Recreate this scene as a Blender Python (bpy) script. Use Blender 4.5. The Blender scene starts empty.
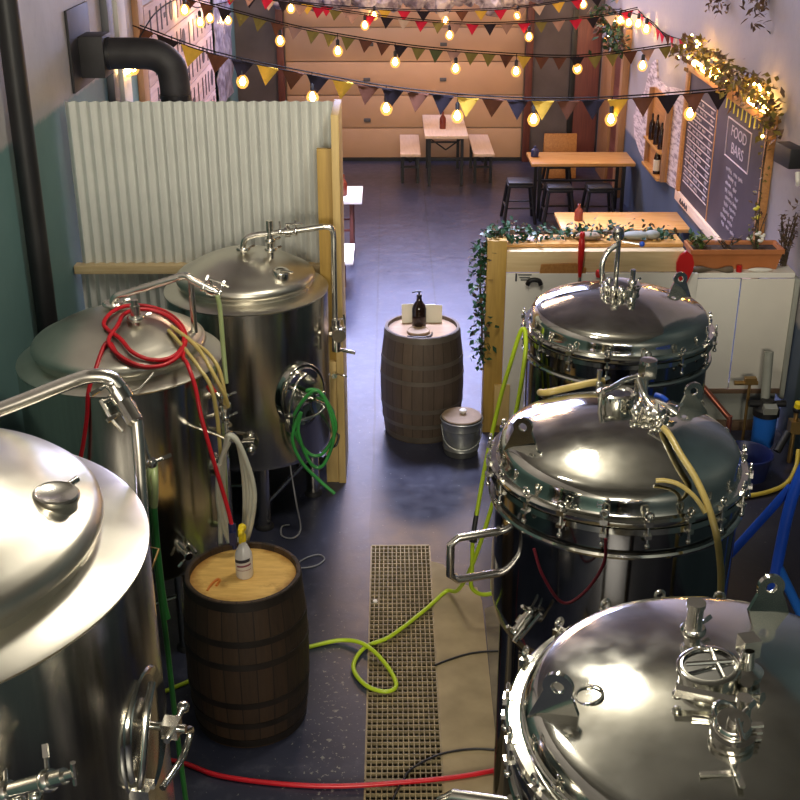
import bpy, bmesh, math, random
from mathutils import Vector, Matrix, Euler
random.seed(7)
SC = bpy.context.scene
COL = SC.collection
PI = math.pi
V = Vector

# ---------------------------------------------------------------- helpers
def rot_to(d):
    d = V(d).normalized()
    return V((0, 0, 1)).rotation_difference(d).to_matrix().to_4x4()

def catmull(pts, n=8, closed=False):
    P = [V(p) for p in pts]
    if len(P) < 3: return P
    out = []
    N = len(P)
    rng = range(N) if closed else range(N - 1)
    for i in rng:
        if closed:
            p0, p1, p2, p3 = P[(i-1) % N], P[i], P[(i+1) % N], P[(i+2) % N]
        else:
            p1, p2 = P[i], P[i+1]
            p0 = P[i-1] if i else p1*2 - p2
            p3 = P[i+2] if i+2 < N else p2*2 - p1
        for k in range(n):
            t = k / n
            out.append(0.5*((2*p1) + (p2-p0)*t + (2*p0-5*p1+4*p2-p3)*t*t + (3*p1-p0-3*p2+p3)*t**3))
    if not closed: out.append(P[-1])
    return out

class MB:
    def __init__(s): s.bm = bmesh.new()
    def box(s, c, size, rot=None):
        M = Matrix.Translation(V(c))
        if rot is not None:
            M = M @ (Euler(rot).to_matrix().to_4x4() if not isinstance(rot, Matrix) else rot)
        M = M @ Matrix.Diagonal((size[0], size[1], size[2], 1))
        bmesh.ops.create_cube(s.bm, size=1, matrix=M); return s
    def span(s, x0, x1, y0, y1, z0, z1):
        return s.box(((x0+x1)/2, (y0+y1)/2, (z0+z1)/2), (abs(x1-x0), abs(y1-y0), abs(z1-z0)))
    def lathe(s, prof, c=(0, 0, 0), d=(0, 0, 1), seg=48):
        M = Matrix.Translation(V(c)) @ rot_to(d)
        rings = []
        for r, z in prof:
            if r < 1e-6: rings.append([s.bm.verts.new(M @ V((0, 0, z)))])
            else: rings.append([s.bm.verts.new(M @ V((r*math.cos(2*PI*k/seg), r*math.sin(2*PI*k/seg), z))) for k in range(seg)])
        for a, b in zip(rings, rings[1:]):
            for k in range(seg):
                k2 = (k+1) % seg
                if len(a) == 1 and len(b) == 1: continue
                if len(a) == 1: f = (a[0], b[k2], b[k])
                elif len(b) == 1: f = (a[k], a[k2], b[0])
                else: f = (a[k], a[k2], b[k2], b[k])
                try: s.bm.faces.new(f)
                except ValueError: pass
        return s
    def cyl(s, a, b, r, seg=16, r2=None):
        a, b = V(a), V(b); L = (b-a).length
        r2 = r if r2 is None else r2
        return s.lathe([(0, 0), (r, 0), (r2, L), (0, L)], a, b-a, seg)
    def tube(s, pts, r, seg=8, n=8, closed=False, smooth=True):
        P = catmull(pts, n, closed) if smooth else [V(p) for p in pts]
        N = len(P); nrm = None; rings = []
        for i in range(N):
            if closed: t = P[(i+1) % N] - P[i-1]
            else: t = P[min(i+1, N-1)] - P[max(i-1, 0)]
            if t.length < 1e-9: t = V((0, 0, 1))
            t.normalize()
            if nrm is None:
                nrm = t.orthogonal().normalized()
            nrm = (nrm - t*nrm.dot(t))
            if nrm.length < 1e-6: nrm = t.orthogonal()
            nrm.normalize(); b = t.cross(nrm)
            rr = r(i/(N-1)) if callable(r) else r
            rings.append([s.bm.verts.new(P[i] + (nrm*math.cos(2*PI*k/seg) + b*math.sin(2*PI*k/seg))*rr) for k in range(seg)])
        pairs = list(zip(rings, rings[1:])) + ([(rings[-1], rings[0])] if closed else [])
        for a, c in pairs:
            for k in range(seg):
                s.bm.faces.new((a[k], a[(k+1) % seg], c[(k+1) % seg], c[k]))
        if not closed:
            s.bm.faces.new(rings[0][::-1]); s.bm.faces.new(rings[-1])
        return s
    def ring(s, c, R, r, d=(0, 0, 1), seg=48, ts=8):
        M = Matrix.Translation(V(c)) @ rot_to(d)
        return s.tube([M @ V((R*math.cos(2*PI*k/seg), R*math.sin(2*PI*k/seg), 0)) for k in range(seg)], r, ts, 1, True, False)
    def ball(s, c, r, seg=12, sc=(1, 1, 1)):
        bmesh.ops.create_uvsphere(s.bm, u_segments=seg, v_segments=max(6, seg*2//3), radius=r,
                                  matrix=Matrix.Translation(V(c)) @ Matrix.Diagonal((*sc, 1))); return s
    def prism(s, pts, h, M):
        a = [s.bm.verts.new(M @ V((x, y, 0))) for x, y in pts]
        b = [s.bm.verts.new(M @ V((x, y, h))) for x, y in pts]
        n = len(pts)
        s.bm.faces.new(a[::-1]); s.bm.faces.new(b)
        for k in range(n): s.bm.faces.new((a[k], a[(k+1) % n], b[(k+1) % n], b[k]))
        return s
    def leaf(s, p, L, w, d, up):
        p, d, up = V(p), V(d).normalized(), V(up).normalized()
        sd = d.cross(up)
        if sd.length < 1e-3: sd = d.orthogonal()
        sd.normalize(); n = sd.cross(d)
        v = [s.bm.verts.new(q) for q in (p, p+d*L*.45+sd*w*.5+n*w*.12, p+d*L, p+d*L*.45-sd*w*.5+n*w*.12)]
        s.bm.faces.new((v[0], v[1], v[2])); s.bm.faces.new((v[0], v[2], v[3])); return s
    def mesh(s, name, mat, off=(0, 0, 0), bevel=0, angle=40):
        bm = s.bm
        if bevel:
            es = [e for e in bm.edges if len(e.link_faces) == 2 and e.calc_face_angle(0) > .9]
            try: bmesh.ops.bevel(bm, geom=es, offset=bevel, segments=2, affect='EDGES', profile=.6)
            except Exception: pass
        bmesh.ops.translate(bm, verts=bm.verts, vec=-V(off))
        bmesh.ops.recalc_face_normals(bm, faces=bm.faces)
        me = bpy.data.meshes.new(name); bm.to_mesh(me); bm.free()
        me.materials.append(mat)
        for p in me.polygons: p.use_smooth = True
        me.set_sharp_from_angle(angle=math.radians(angle))
        return me

def link(name, me, parent=None, M=None):
    o = bpy.data.objects.new(name, me); COL.objects.link(o)
    if parent is not None: o.parent = parent
    if M is not None: o.matrix_local = M
    return o

def tag(o, label, cat, group=None, kind=None):
    o['label'] = label; o['category'] = cat
    if group: o['group'] = group
    if kind: o['kind'] = kind
    return o

class Thing:
    """an Empty at the thing's base; parts are authored in world coordinates"""
    def __init__(s, name, label, cat, loc, group=None):
        s.e = bpy.data.objects.new(name, None); COL.objects.link(s.e)
        s.e.empty_display_size = .1
        s.loc = V(loc); s.e.location = s.loc
        tag(s.e, label, cat, group)
    def part(s, name, mb, mat, parent=None, bevel=0, angle=40, label=None):
        o = link(name, mb.mesh(name, mat, s.loc, bevel, angle), parent or s.e)
        if label: o['label'] = label
        return o

def single(name, mb, mat, label, cat, loc, group=None, bevel=0, kind=None, angle=40):
    o = link(name, mb.mesh(name, mat, loc, bevel, angle)); o.location = V(loc)
    return tag(o, label, cat, group, kind)

def struct(name, mb, mat, bevel=0):
    o = link(name, mb.mesh(name, mat, (0, 0, 0), bevel)); o['kind'] = 'structure'; return o

def text_mesh(body, size, mat, name, M, ext=.001):
    cu = bpy.data.curves.new(name, 'FONT'); cu.body = body; cu.size = size; cu.extrude = ext
    cu.align_x = 'CENTER'; cu.align_y = 'CENTER'
    o = bpy.data.objects.new(name, cu); COL.objects.link(o)
    dg = bpy.context.evaluated_depsgraph_get(); dg.update()
    me = bpy.data.meshes.new_from_object(o.evaluated_get(dg))
    bpy.data.objects.remove(o); bpy.data.curves.remove(cu)
    me.transform(M); me.materials.clear(); me.materials.append(mat); me.name = name
    return me

# ---------------------------------------------------------------- materials
def nd(nt, t, **k):
    n = nt.nodes.new(t)
    for a, b in k.items(): setattr(n, a, b)
    return n

def mat(name, col, rough=.5, metal=0., var=0., scale=8., stretch=(1, 1, 1), bump=0., col2=None, rvar=0.,
        spec=.5, trans=0., detail=5., emis=None, estr=0., coat=0., lo=.35, hi=.65, aniso=0.):
    m = bpy.data.materials.new(name); m.use_nodes = True
    nt = m.node_tree; b = nt.nodes['Principled BSDF']
    b.inputs['Roughness'].default_value = rough; b.inputs['Metallic'].default_value = metal
    b.inputs['Specular IOR Level'].default_value = spec
    b.inputs['Transmission Weight'].default_value = trans
    b.inputs['Coat Weight'].default_value = coat
    if aniso: b.inputs['Anisotropic'].default_value = aniso
    if emis:
        b.inputs['Emission Color'].default_value = (*emis, 1); b.inputs['Emission Strength'].default_value = estr
    tc = nd(nt, 'ShaderNodeTexCoord'); mp = nd(nt, 'ShaderNodeMapping'); mp.inputs['Scale'].default_value = stretch
    nt.links.new(tc.outputs['Object'], mp.inputs['Vector'])
    no = nd(nt, 'ShaderNodeTexNoise'); no.inputs['Scale'].default_value = scale; no.inputs['Detail'].default_value = detail
    nt.links.new(mp.outputs['Vector'], no.inputs['Vector'])
    if col2 is None: col2 = tuple(max(0, c*(1-var)) for c in col)
    r = nd(nt, 'ShaderNodeValToRGB')
    r.color_ramp.elements[0].position = lo; r.color_ramp.elements[1].position = hi
    r.color_ramp.elements[0].color = (*col2, 1); r.color_ramp.elements[1].color = (*col, 1)
    nt.links.new(no.outputs['Fac'], r.inputs['Fac']); nt.links.new(r.outputs['Color'], b.inputs['Base Color'])
    if rvar:
        mr = nd(nt, 'ShaderNodeMapRange'); mr.inputs['To Min'].default_value = max(0.02, rough-rvar); mr.inputs['To Max'].default_value = rough+rvar
        mr.inputs['From Min'].default_value = .3; mr.inputs['From Max'].default_value = .7
        nt.links.new(no.outputs['Fac'], mr.inputs['Value']); nt.links.new(mr.outputs['Result'], b.inputs['Roughness'])
    if bump:
        bp = nd(nt, 'ShaderNodeBump'); bp.inputs['Strength'].default_value = bump; bp.inputs['Distance'].default_value = .01
        nt.links.new(no.outputs['Fac'], bp.inputs['Height']); nt.links.new(bp.outputs['Normal'], b.inputs['Normal'])
    m['_'] = 1
    return m

def math_n(nt, op, a, b=None, c=None):
    n = nd(nt, 'ShaderNodeMath', operation=op)
    for i, x in enumerate((a, b, c)):
        if x is None: continue
        if isinstance(x, (int, float)): n.inputs[i].default_value = x
        else: nt.links.new(x, n.inputs[i])
    return n.outputs[0]

def mixc(nt, fac, a, b):
    n = nd(nt, 'ShaderNodeMix', data_type='RGBA')
    if isinstance(fac, (int, float)): n.inputs[0].default_value = fac
    else: nt.links.new(fac, n.inputs[0])
    for i, x in ((6, a), (7, b)):
        if isinstance(x, tuple): n.inputs[i].default_value = (*x, 1)
        else: nt.links.new(x, n.inputs[i])
    return n.outputs[2]

def noise(nt, vec, scale, detail=4, rough=.5):
    n = nd(nt, 'ShaderNodeTexNoise'); n.inputs['Scale'].default_value = scale; n.inputs['Detail'].default_value = detail
    n.inputs['Roughness'].default_value = rough
    nt.links.new(vec, n.inputs['Vector']); return n.outputs['Fac']

def remap(nt, v, a, b, c=0., d=1.):
    n = nd(nt, 'ShaderNodeMapRange'); n.clamp = True
    for k, x in zip(('From Min', 'From Max', 'To Min', 'To Max'), (a, b, c, d)): n.inputs[k].default_value = x
    nt.links.new(v, n.inputs['Value']); return n.outputs['Result']

def base(name):
    m = bpy.data.materials.new(name); m.use_nodes = True; nt = m.node_tree
    g = nd(nt, 'ShaderNodeNewGeometry'); sp = nd(nt, 'ShaderNodeSeparateXYZ'); nt.links.new(g.outputs['Position'], sp.inputs[0])
    return m, nt, nt.nodes['Principled BSDF'], g.outputs['Position'], sp.outputs

def floor_mat():
    m, nt, b, pos, xyz = base('painted_floor')
    n1 = noise(nt, pos, 1.3, 6, .6); n2 = noise(nt, pos, 9, 6, .7); n3 = noise(nt, pos, 38, 3, .6)
    c = mixc(nt, remap(nt, n1, .35, .65), (.024, .027, .050), (.040, .044, .074))
    c = mixc(nt, math_n(nt, 'MULTIPLY', remap(nt, n2, .55, .72), .5), c, (.10, .105, .14))
    # floor colour darker right of the joint, fading out beyond the grate
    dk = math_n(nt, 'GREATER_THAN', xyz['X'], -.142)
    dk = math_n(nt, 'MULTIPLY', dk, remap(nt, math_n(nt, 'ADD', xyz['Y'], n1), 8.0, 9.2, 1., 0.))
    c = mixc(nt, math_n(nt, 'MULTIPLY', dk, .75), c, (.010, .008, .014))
    # flecks of bare concrete, thickest beside the drain
    near = remap(nt, math_n(nt, 'ABSOLUTE', math_n(nt, 'ADD', xyz['X'], .32)), .0, .3, 1., .0)
    nearY = remap(nt, xyz['Y'], 5.2, 6.6, 1., .0)
    thr = math_n(nt, 'SUBTRACT', .70, math_n(nt, 'MULTIPLY', math_n(nt, 'MULTIPLY', near, nearY), .09))
    fl = math_n(nt, 'MULTIPLY', math_n(nt, 'GREATER_THAN', n3, thr), .55)
    c = mixc(nt, fl, c, (.35, .36, .3))
    # saw-cut joints
    for xx, y0 in ((-.142, 6.8), (.452, 6.8)):
        wob = math_n(nt, 'MULTIPLY', math_n(nt, 'SUBTRACT', noise(nt, pos, 2.2, 3), .5), .03)
        d = math_n(nt, 'ABSOLUTE', math_n(nt, 'ADD', math_n(nt, 'SUBTRACT', xyz['X'], xx), wob))
        k = math_n(nt, 'MULTIPLY', math_n(nt, 'LESS_THAN', d, .009), math_n(nt, 'GREATER_THAN', xyz['Y'], y0))
        c = mixc(nt, math_n(nt, 'MULTIPLY', k, .8), c, (.02, .02, .03))
    nt.links.new(c, b.inputs['Base Color'])
    nt.links.new(remap(nt, n2, .3, .7, .28, .42), b.inputs['Roughness'])
    bp = nd(nt, 'ShaderNodeBump'); bp.inputs['Strength'].default_value = .12; bp.inputs['Distance'].default_value = .01
    nt.links.new(n2, bp.inputs['Height']); nt.links.new(bp.outputs['Normal'], b.inputs['Normal'])
    return m

def wall_mat(name, upper, lower, zsplit, blotch=(.5, .45, .42), ysplit=None, near=None):
    m, nt, b, pos, xyz = base(name)
    n1 = noise(nt, pos, 1.1, 6, .6); n2 = noise(nt, pos, 14, 5, .6)
    up = mixc(nt, remap(nt, n1, .35, .7), upper, blotch)
    up = mixc(nt, math_n(nt, 'MULTIPLY', remap(nt, n2, .5, .75), .25), up, (.25, .24, .25))
    lo = mixc(nt, remap(nt, n1, .3, .7), lower, tuple(c*.8 for c in lower))
    k = remap(nt, math_n(nt, 'ADD', xyz['Z'], math_n(nt, 'MULTIPLY', math_n(nt, 'SUBTRACT', n2, .5), .06)), zsplit-.02, zsplit+.02)
    c = mixc(nt, k, lo, up)
    if ysplit:
        c = mixc(nt, remap(nt, xyz['Y'], ysplit-.02, ysplit+.02), near, c)  # near stretch teal, with its lack of light put into the colour
    nt.links.new(c, b.inputs['Base Color'])
    b.inputs['Roughness'].default_value = .6
    bp = nd(nt, 'ShaderNodeBump'); bp.inputs['Strength'].default_value = .2; bp.inputs['Distance'].default_value = .01
    nt.links.new(n2, bp.inputs['Height']); nt.links.new(bp.outputs['Normal'], b.inputs['Normal'])
    return m

def barrel_mat(name, c1, c2, seam):
    m = bpy.data.materials.new(name); m.use_nodes = True; nt = m.node_tree; b = nt.nodes['Principled BSDF']
    tc = nd(nt, 'ShaderNodeTexCoord'); sp = nd(nt, 'ShaderNodeSeparateXYZ'); nt.links.new(tc.outputs['Object'], sp.inputs[0])
    ang = math_n(nt, 'ARCTAN2', sp.outputs['Y'], sp.outputs['X'])
    u = math_n(nt, 'MULTIPLY', ang, 24/(2*PI))
    fr = math_n(nt, 'FRACT', u); fl = math_n(nt, 'FLOOR', u)
    wn = nd(nt, 'ShaderNodeTexWhiteNoise', noise_dimensions='1D'); nt.links.new(fl, wn.inputs['W'])
    mp = nd(nt, 'ShaderNodeMapping'); mp.inputs['Scale'].default_value = (14, 14, 1.6); nt.links.new(tc.outputs['Object'], mp.inputs['Vector'])
    n = noise(nt, mp.outputs['Vector'], 3, 6, .65)
    f = math_n(nt, 'ADD', math_n(nt, 'MULTIPLY', wn.outputs['Value'], .55), math_n(nt, 'MULTIPLY', n, .6))
    c = mixc(nt, remap(nt, f, .2, .9), c1, c2)
    edge = math_n(nt, 'LESS_THAN', math_n(nt, 'MINIMUM', fr, math_n(nt, 'SUBTRACT', 1., fr)), .035)
    c = mixc(nt, math_n(nt, 'MULTIPLY', edge, .8), c, seam)
    nt.links.new(c, b.inputs['Base Color']); b.inputs['Roughness'].default_value = .62
    bp = nd(nt, 'ShaderNodeBump'); bp.inputs['Strength'].default_value = .5; bp.inputs['Distance'].default_value = .006
    nt.links.new(math_n(nt, 'SUBTRACT', n, edge), bp.inputs['Height']); nt.links.new(bp.outputs['Normal'], b.inputs['Normal'])
    return m

def wood_mat(name, c1, c2, axis=0, scale=5., rough=.5, plank=0.):
    st = [9, 9, 9]; st[axis] = .7
    return mat(name, c1, rough, 0, col2=c2, scale=scale, stretch=tuple(st), bump=.08, detail=6, lo=.3, hi=.72)

def head_mat(name, c1, c2, rim, R):
    m = bpy.data.materials.new(name); m.use_nodes = True; nt = m.node_tree; b = nt.nodes['Principled BSDF']
    tc = nd(nt, 'ShaderNodeTexCoord'); sp = nd(nt, 'ShaderNodeSeparateXYZ'); nt.links.new(tc.outputs['Object'], sp.inputs[0])
    mp = nd(nt, 'ShaderNodeMapping'); mp.inputs['Scale'].default_value = (1.5, 9, 1); mp.inputs['Rotation'].default_value = (0, 0, .5)
    nt.links.new(tc.outputs['Object'], mp.inputs['Vector'])
    n = noise(nt, mp.outputs['Vector'], 4, 6, .65); n2 = noise(nt, tc.outputs['Object'], 7, 5, .6)
    c = mixc(nt, remap(nt, n, .35, .7), c1, c2)
    rr = math_n(nt, 'SQRT', math_n(nt, 'ADD', math_n(nt, 'POWER', sp.outputs['X'], 2.), math_n(nt, 'POWER', sp.outputs['Y'], 2.)))
    k = remap(nt, math_n(nt, 'ADD', rr, math_n(nt, 'MULTIPLY', math_n(nt, 'SUBTRACT', n2, .5), .16)), R*.80, R*1.04)
    c = mixc(nt, k, c, rim)
    c = mixc(nt, math_n(nt, 'MULTIPLY', remap(nt, n2, .6, .72), .5), c, rim)
    nt.links.new(c, b.inputs['Base Color']); b.inputs['Roughness'].default_value = .55
    return m

M = {}
M['steel'] = mat('brushed_steel', (.64, .61, .54), .20, 1, col2=(.58, .55, .49), scale=3, stretch=(14, 14, .12), rvar=.03, bump=.004, detail=2)
M['steel_top'] = mat('satin_steel', (.74, .71, .62), .34, 1, col2=(.64, .61, .53), scale=5, rvar=.05, bump=.01)
M['pipe'] = mat('pipe_steel', (.80, .77, .70), .24, 1, var=.12, scale=9)
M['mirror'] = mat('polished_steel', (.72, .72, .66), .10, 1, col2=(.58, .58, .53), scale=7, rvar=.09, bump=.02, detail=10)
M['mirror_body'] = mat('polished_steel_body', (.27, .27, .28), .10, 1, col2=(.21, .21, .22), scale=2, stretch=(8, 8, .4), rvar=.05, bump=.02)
M['fit'] = mat('fitting_steel', (.82, .80, .74), .16, 1, var=.15, scale=20)
M['gasket'] = mat('dark_gasket', (.02, .02, .02), .6)
M['black'] = mat('black_paint', (.013, .013, .015), .45, var=.4, scale=6)
M['black_rough'] = mat('black_iron', (.022, .02, .022), .6, var=.4, scale=10, bump=.05)
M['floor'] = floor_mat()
M['wall_left'] = wall_mat('left_wall_paint', (.44, .42, .42), (.14, .26, .255), 2.62, (.36, .33, .33))
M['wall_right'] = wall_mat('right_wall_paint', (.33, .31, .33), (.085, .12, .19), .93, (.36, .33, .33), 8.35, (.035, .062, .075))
M['wall_back'] = mat('dark_grey_wall', (.13, .11, .12), .6, var=.25, scale=3)
M['ceil'] = mat('ceiling_paint', (.22, .21, .19), .8, var=.3, scale=2)
M['front'] = mat('brick_wall', (.20, .16, .14), .8, var=.4, scale=4)
M['tan'] = mat('tan_concrete', (.42, .33, .19), .8, col2=(.30, .235, .13), scale=4, bump=.15, detail=8)
M['greyslab'] = mat('grey_concrete', (.24, .20, .13), .8, col2=(.12, .10, .07), scale=5, bump=.2, detail=8)
M['trench'] = mat('trench_grime', (.028, .02, .012), .8, var=.5, scale=12)
M['grate'] = mat('grate_metal', (.36, .29, .16), .5, .25, var=.35, scale=14)
M['corr'] = mat('galvanized_sheet', (.66, .67, .63), .45, .0, var=.05, scale=7)
M['yellow_wood'] = wood_mat('yellow_pine', (.52, .33, .075), (.40, .24, .05), 2)
M['pale_wood'] = wood_mat('pale_pine', (.72, .56, .32), (.60, .44, .23), 0)
M['pale_wood_v'] = wood_mat('pale_pine_upright', (.70, .50, .20), (.58, .40, .15), 2)
M['orange_wood'] = wood_mat('varnished_table_wood', (.66, .36, .12), (.50, .25, .07), 0, rough=.25)
M['frame_wood'] = wood_mat('picture_frame_wood', (.50, .24, .07), (.36, .16, .045), 1)
M['white_wood'] = wood_mat('white_table_wood', (.86, .80, .74), (.76, .69, .63), 0)
M['bench_wood'] = wood_mat('beige_bench_wood', (.75, .58, .44), (.64, .48, .35), 1)
M['red_wood'] = wood_mat('dark_red_wood', (.17, .05, .035), (.10, .03, .025), 2)
M['red_door'] = wood_mat('red_brown_door', (.22, .065, .05), (.14, .045, .04), 2)
M['brown_frame'] = wood_mat('brown_door_frame', (.40, .22, .11), (.30, .15, .07), 2)
M['garage'] = mat('garage_door_paint', (.60, .39, .25), .5, var=.06, scale=3)
M['garage_line'] = mat('garage_joint', (.40, .29, .22), .6)
M['white'] = mat('white_panel', (.80, .77, .70), .4, var=.05, scale=3)
M['white2'] = mat('cream_panel', (.72, .68, .60), .45, var=.06, scale=3)
M['greypanel'] = mat('grey_panel', (.32, .33, .29), .6, var=.1, scale=4)
M['brownboard'] = wood_mat('brown_board', (.16, .10, .06), (.10, .06, .035), 0)
M['stave_dark'] = barrel_mat('dark_staves', (.014, .009, .006), (.066, .036, .018), (.006, .004, .003))
M['stave_grey'] = barrel_mat('weathered_staves', (.045, .031, .022), (.115, .080, .055), (.018, .012, .009))
M['hoop_dark'] = mat('black_hoop', (.035, .028, .024), .55, .5, var=.4, scale=8)
M['hoop_grey'] = mat('grey_hoop', (.15, .125, .10), .55, .4, var=.25, scale=8)
M['head'] = head_mat('new_barrel_head', (.80, .52, .16), (.60, .35, .09), (.30, .13, .02), .27)
M['head_grey'] = head_mat('old_barrel_head', (.30, .19, .10), (.22, .135, .07), (.14, .09, .05), .27)
M['red'] = mat('red_hose', (.66, .012, .025), .32, var=.15, scale=9)
M['lime'] = mat('lime_hose', (.50, .68, .03), .35, var=.1, scale=9)
M['green'] = mat('green_hose', (.05, .33, .07), .3, var=.3, scale=9)
M['palegreen'] = mat('pale_green_tube', (.45, .55, .25), .3, var=.2, scale=9)
M['yellow_hose'] = mat('amber_hose', (.62, .48, .16), .3, var=.15, scale=9)
M['yellow_cable'] = mat('yellow_cable', (.62, .45, .06), .35, var=.15, scale=9)
M['white_hose'] = mat('milky_hose', (.62, .62, .52), .3, var=.15, scale=9)
M['grey_cable'] = mat('grey_cable', (.30, .30, .32), .4)
M['darkred'] = mat('dark_red_hose', (.22, .012, .03), .35)
M['blue'] = mat('blue_paint', (.012, .075, .55), .35, var=.15, scale=6)
M['blue_dark'] = mat('dark_blue_plastic', (.012, .02, .10), .4, var=.2, scale=6)
M['blue_mid'] = mat('blue_plastic', (.02, .15, .62), .35, var=.1, scale=6)
M['navy'] = mat('navy_plastic', (.02, .025, .10), .4)
M['yellow'] = mat('yellow_plastic', (.82, .62, .02), .35)
M['bottle_white'] = mat('milky_plastic', (.72, .70, .70), .3, var=.05)
M['ink'] = mat('dark_ink', (.02, .02, .04), .5)
M['ink_red'] = mat('maroon_ink', (.25, .05, .09), .5)
M['glass_brown'] = mat('dark_brown_glass', (.018, .008, .006), .12, var=.2)
M['glass_red'] = mat('red_brown_glass', (.16, .03, .015), .15)
M['galv'] = mat('galvanized_pail', (.42, .43, .40), .35, .8, var=.25, scale=9)
M['cork'] = mat('cork_lid', (.32, .225, .14), .7, var=.2, scale=14)
M['paper'] = mat('white_card', (.74, .70, .58), .7)
M['chalkboard'] = mat('chalkboard', (.028, .020, .028), .6, col2=(.055, .04, .055), scale=1.6, detail=6)
M['chalk'] = mat('chalk', (.42, .35, .38), .9)
M['chalk_hot'] = mat('white_chalk', (.62, .52, .50), .9)
M['terracotta'] = mat('terracotta_plastic', (.46, .16, .05), .5, var=.15, scale=6)
M['soil'] = mat('potting_soil', (.05, .03, .02), .9, var=.4, scale=20, bump=.5)
M['leaf'] = mat('dark_green_leaf', (.02, .085, .035), .5, var=.4, scale=12)
M['leaf_gold'] = mat('olive_leaf', (.20, .155, .02), .5, col2=(.10, .075, .012), scale=12)
M['leaf_brown'] = mat('dry_leaf', (.13, .075, .04), .6, var=.4, scale=12)
M['leaf_green'] = mat('fresh_leaf', (.10, .17, .03), .5, var=.4, scale=12)
M['stem'] = mat('plant_stem', (.06, .04, .02), .7)
M['flower_yellow'] = mat('yellow_petal', (.75, .65, .05), .5)
M['flower_white'] = mat('white_petal', (.75, .72, .62), .5)
M['redpaint'] = mat('red_gloss', (.50, .015, .015), .3)
M['brickwhite'] = mat('whitewashed_brick', (.66, .58, .60), .8, col2=(.30, .24, .26), scale=7, stretch=(1, 1, 5), bump=.5, detail=7, lo=.38, hi=.55)
M['mural'] = mat('whitewashed_board', (.66, .50, .48), .7, col2=(.50, .36, .36), scale=3, stretch=(1, .5, 8))
M['mural_ink'] = mat('mural_ink', (.07, .045, .05), .8)
M['post_white'] = mat('white_post', (.62, .58, .52), .6, var=.1, scale=4)
M['post_grey'] = mat('grey_conduit', (.10, .10, .11), .5)
M['cord'] = mat('black_cord', (.012, .010, .010), .8, spec=.08)
M['film'] = mat('crumpled_film', (.46, .44, .52), .3, col2=(.16, .14, .20), scale=9, detail=8, bump=.6, lo=.4, hi=.6)
M['brass'] = mat('brass_fitting', (.45, .28, .10), .35, .8, var=.2)
M['copper'] = mat('copper_pipe', (.42, .14, .09), .3, .8, var=.2)
M['glass'] = mat('sight_glass', (.30, .31, .31), .06, .9)
M['rag'] = mat('brown_rag', (.16, .12, .08), .9, var=.4, scale=15, bump=.4)
def globe_mat(name, col, k, a):
    m = bpy.data.materials.new(name); m.use_nodes = True; nt = m.node_tree; nt.nodes.remove(nt.nodes['Principled BSDF'])
    e = nd(nt, 'ShaderNodeEmission'); e.inputs[0].default_value = (*col, 1); e.inputs[1].default_value = k
    tr = nd(nt, 'ShaderNodeBsdfTransparent'); mx = nd(nt, 'ShaderNodeMixShader'); mx.inputs[0].default_value = a
    nt.links.new(tr.outputs[0], mx.inputs[1]); nt.links.new(e.outputs[0], mx.inputs[2])
    nt.links.new(mx.outputs[0], nt.nodes['Material Output'].inputs[0]); return m
M['bulb'] = globe_mat('halo_globe', (1, .42, .08), 2.2, .42)  # bulb globe whose orange glow stands in for the halo
M['bulb_far'] = globe_mat('halo_globe_far', (1, .50, .16), 2.2, .42)
M['core'] = mat('lit_core', (1, .8, .4), .3, emis=(1, .60, .22), estr=120)
M['fairy'] = mat('fairy_light', (1, .8, .4), .3, emis=(1, .50, .10), estr=45)
M['lamp'] = mat('picture_lamp', (1, .8, .4), .3, emis=(1, .58, .16), estr=30)
M['red_mark'] = mat('orange_strap', (.62, .20, .03), .5)
FLAG = {k: mat('felt_%s' % k, c, .9, var=.15, scale=20, spec=.08) for k, c in dict(
    black=(.022, .018, .024), brown=(.12, .05, .03), yellow=(.62, .40, .06), olive=(.20, .17, .05), red=(.50, .02, .05),
    cream=(.62, .48, .36), plaid=(.32, .20, .16), green=(.10, .12, .05)).items()}

# ---------------------------------------------------------------- setting
XL, XR, YB, YF, ZC = -2.25, 3.08, 18.0, -7.0, 5.2
fl = MB()
for a in ((XL, -.142, YF, YB), (.252, XR, YF, YB), (-.142, .252, 6.87, YB), (-.142, .252, YF, 2.4)):
    fl.span(*a, -.2, 0)
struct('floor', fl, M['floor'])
struct('trim_1', MB().span(-.142, .252, 2.4, 6.87, -.2, -.11), M['trench'])
cb = MB()
strip = [(.252, 2.0), (.53, 2.0), (.525, 4.4), (.54, 5.4), (.55, 6.2), (.53, 6.35), (.46, 6.38), (.41, 6.52), (.36, 6.50), (.33, 6.62), (.252, 6.66)]
cb.prism(strip, .004, Matrix.Translation((0, 0, 0)))
struct('trim_2', cb, M['tan'])
gs = MB(); gs.prism([(.531, 2.0), (1.2, 2.0), (1.2, 6.1), (.72, 6.2), (.56, 6.12), (.542, 5.4), (.527, 4.4)], .004, Matrix.Translation((0, 0, 0)))
struct('trim_3', gs, M['greyslab'])
struct('wall_left', MB().span(XL-.2, XL, YF, YB, 0, ZC), M['wall_left'])
struct('wall_right', MB().span(XR, XR+.2, YF, YB, 0, ZC), M['wall_right'])
DX0, DX1, DZ = -1.55, 1.97, 2.9
wb = MB(); wb.span(XL-.2, DX0, YB, YB+.2, 0, ZC); wb.span(DX1, XR+.2, YB, YB+.2, 0, ZC); wb.span(DX0, DX1, YB, YB+.2, DZ, ZC)
struct('wall_back', wb, M['wall_back'])
struct('wall_front', MB().span(XL-.2, XR+.2, YF-.2, YF, 0, ZC), M['front'])
struct('ceiling', MB().span(XL-.2, XR+.2, YF-.2, YB+.2, ZC, ZC+.2), M['ceil'])
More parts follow.
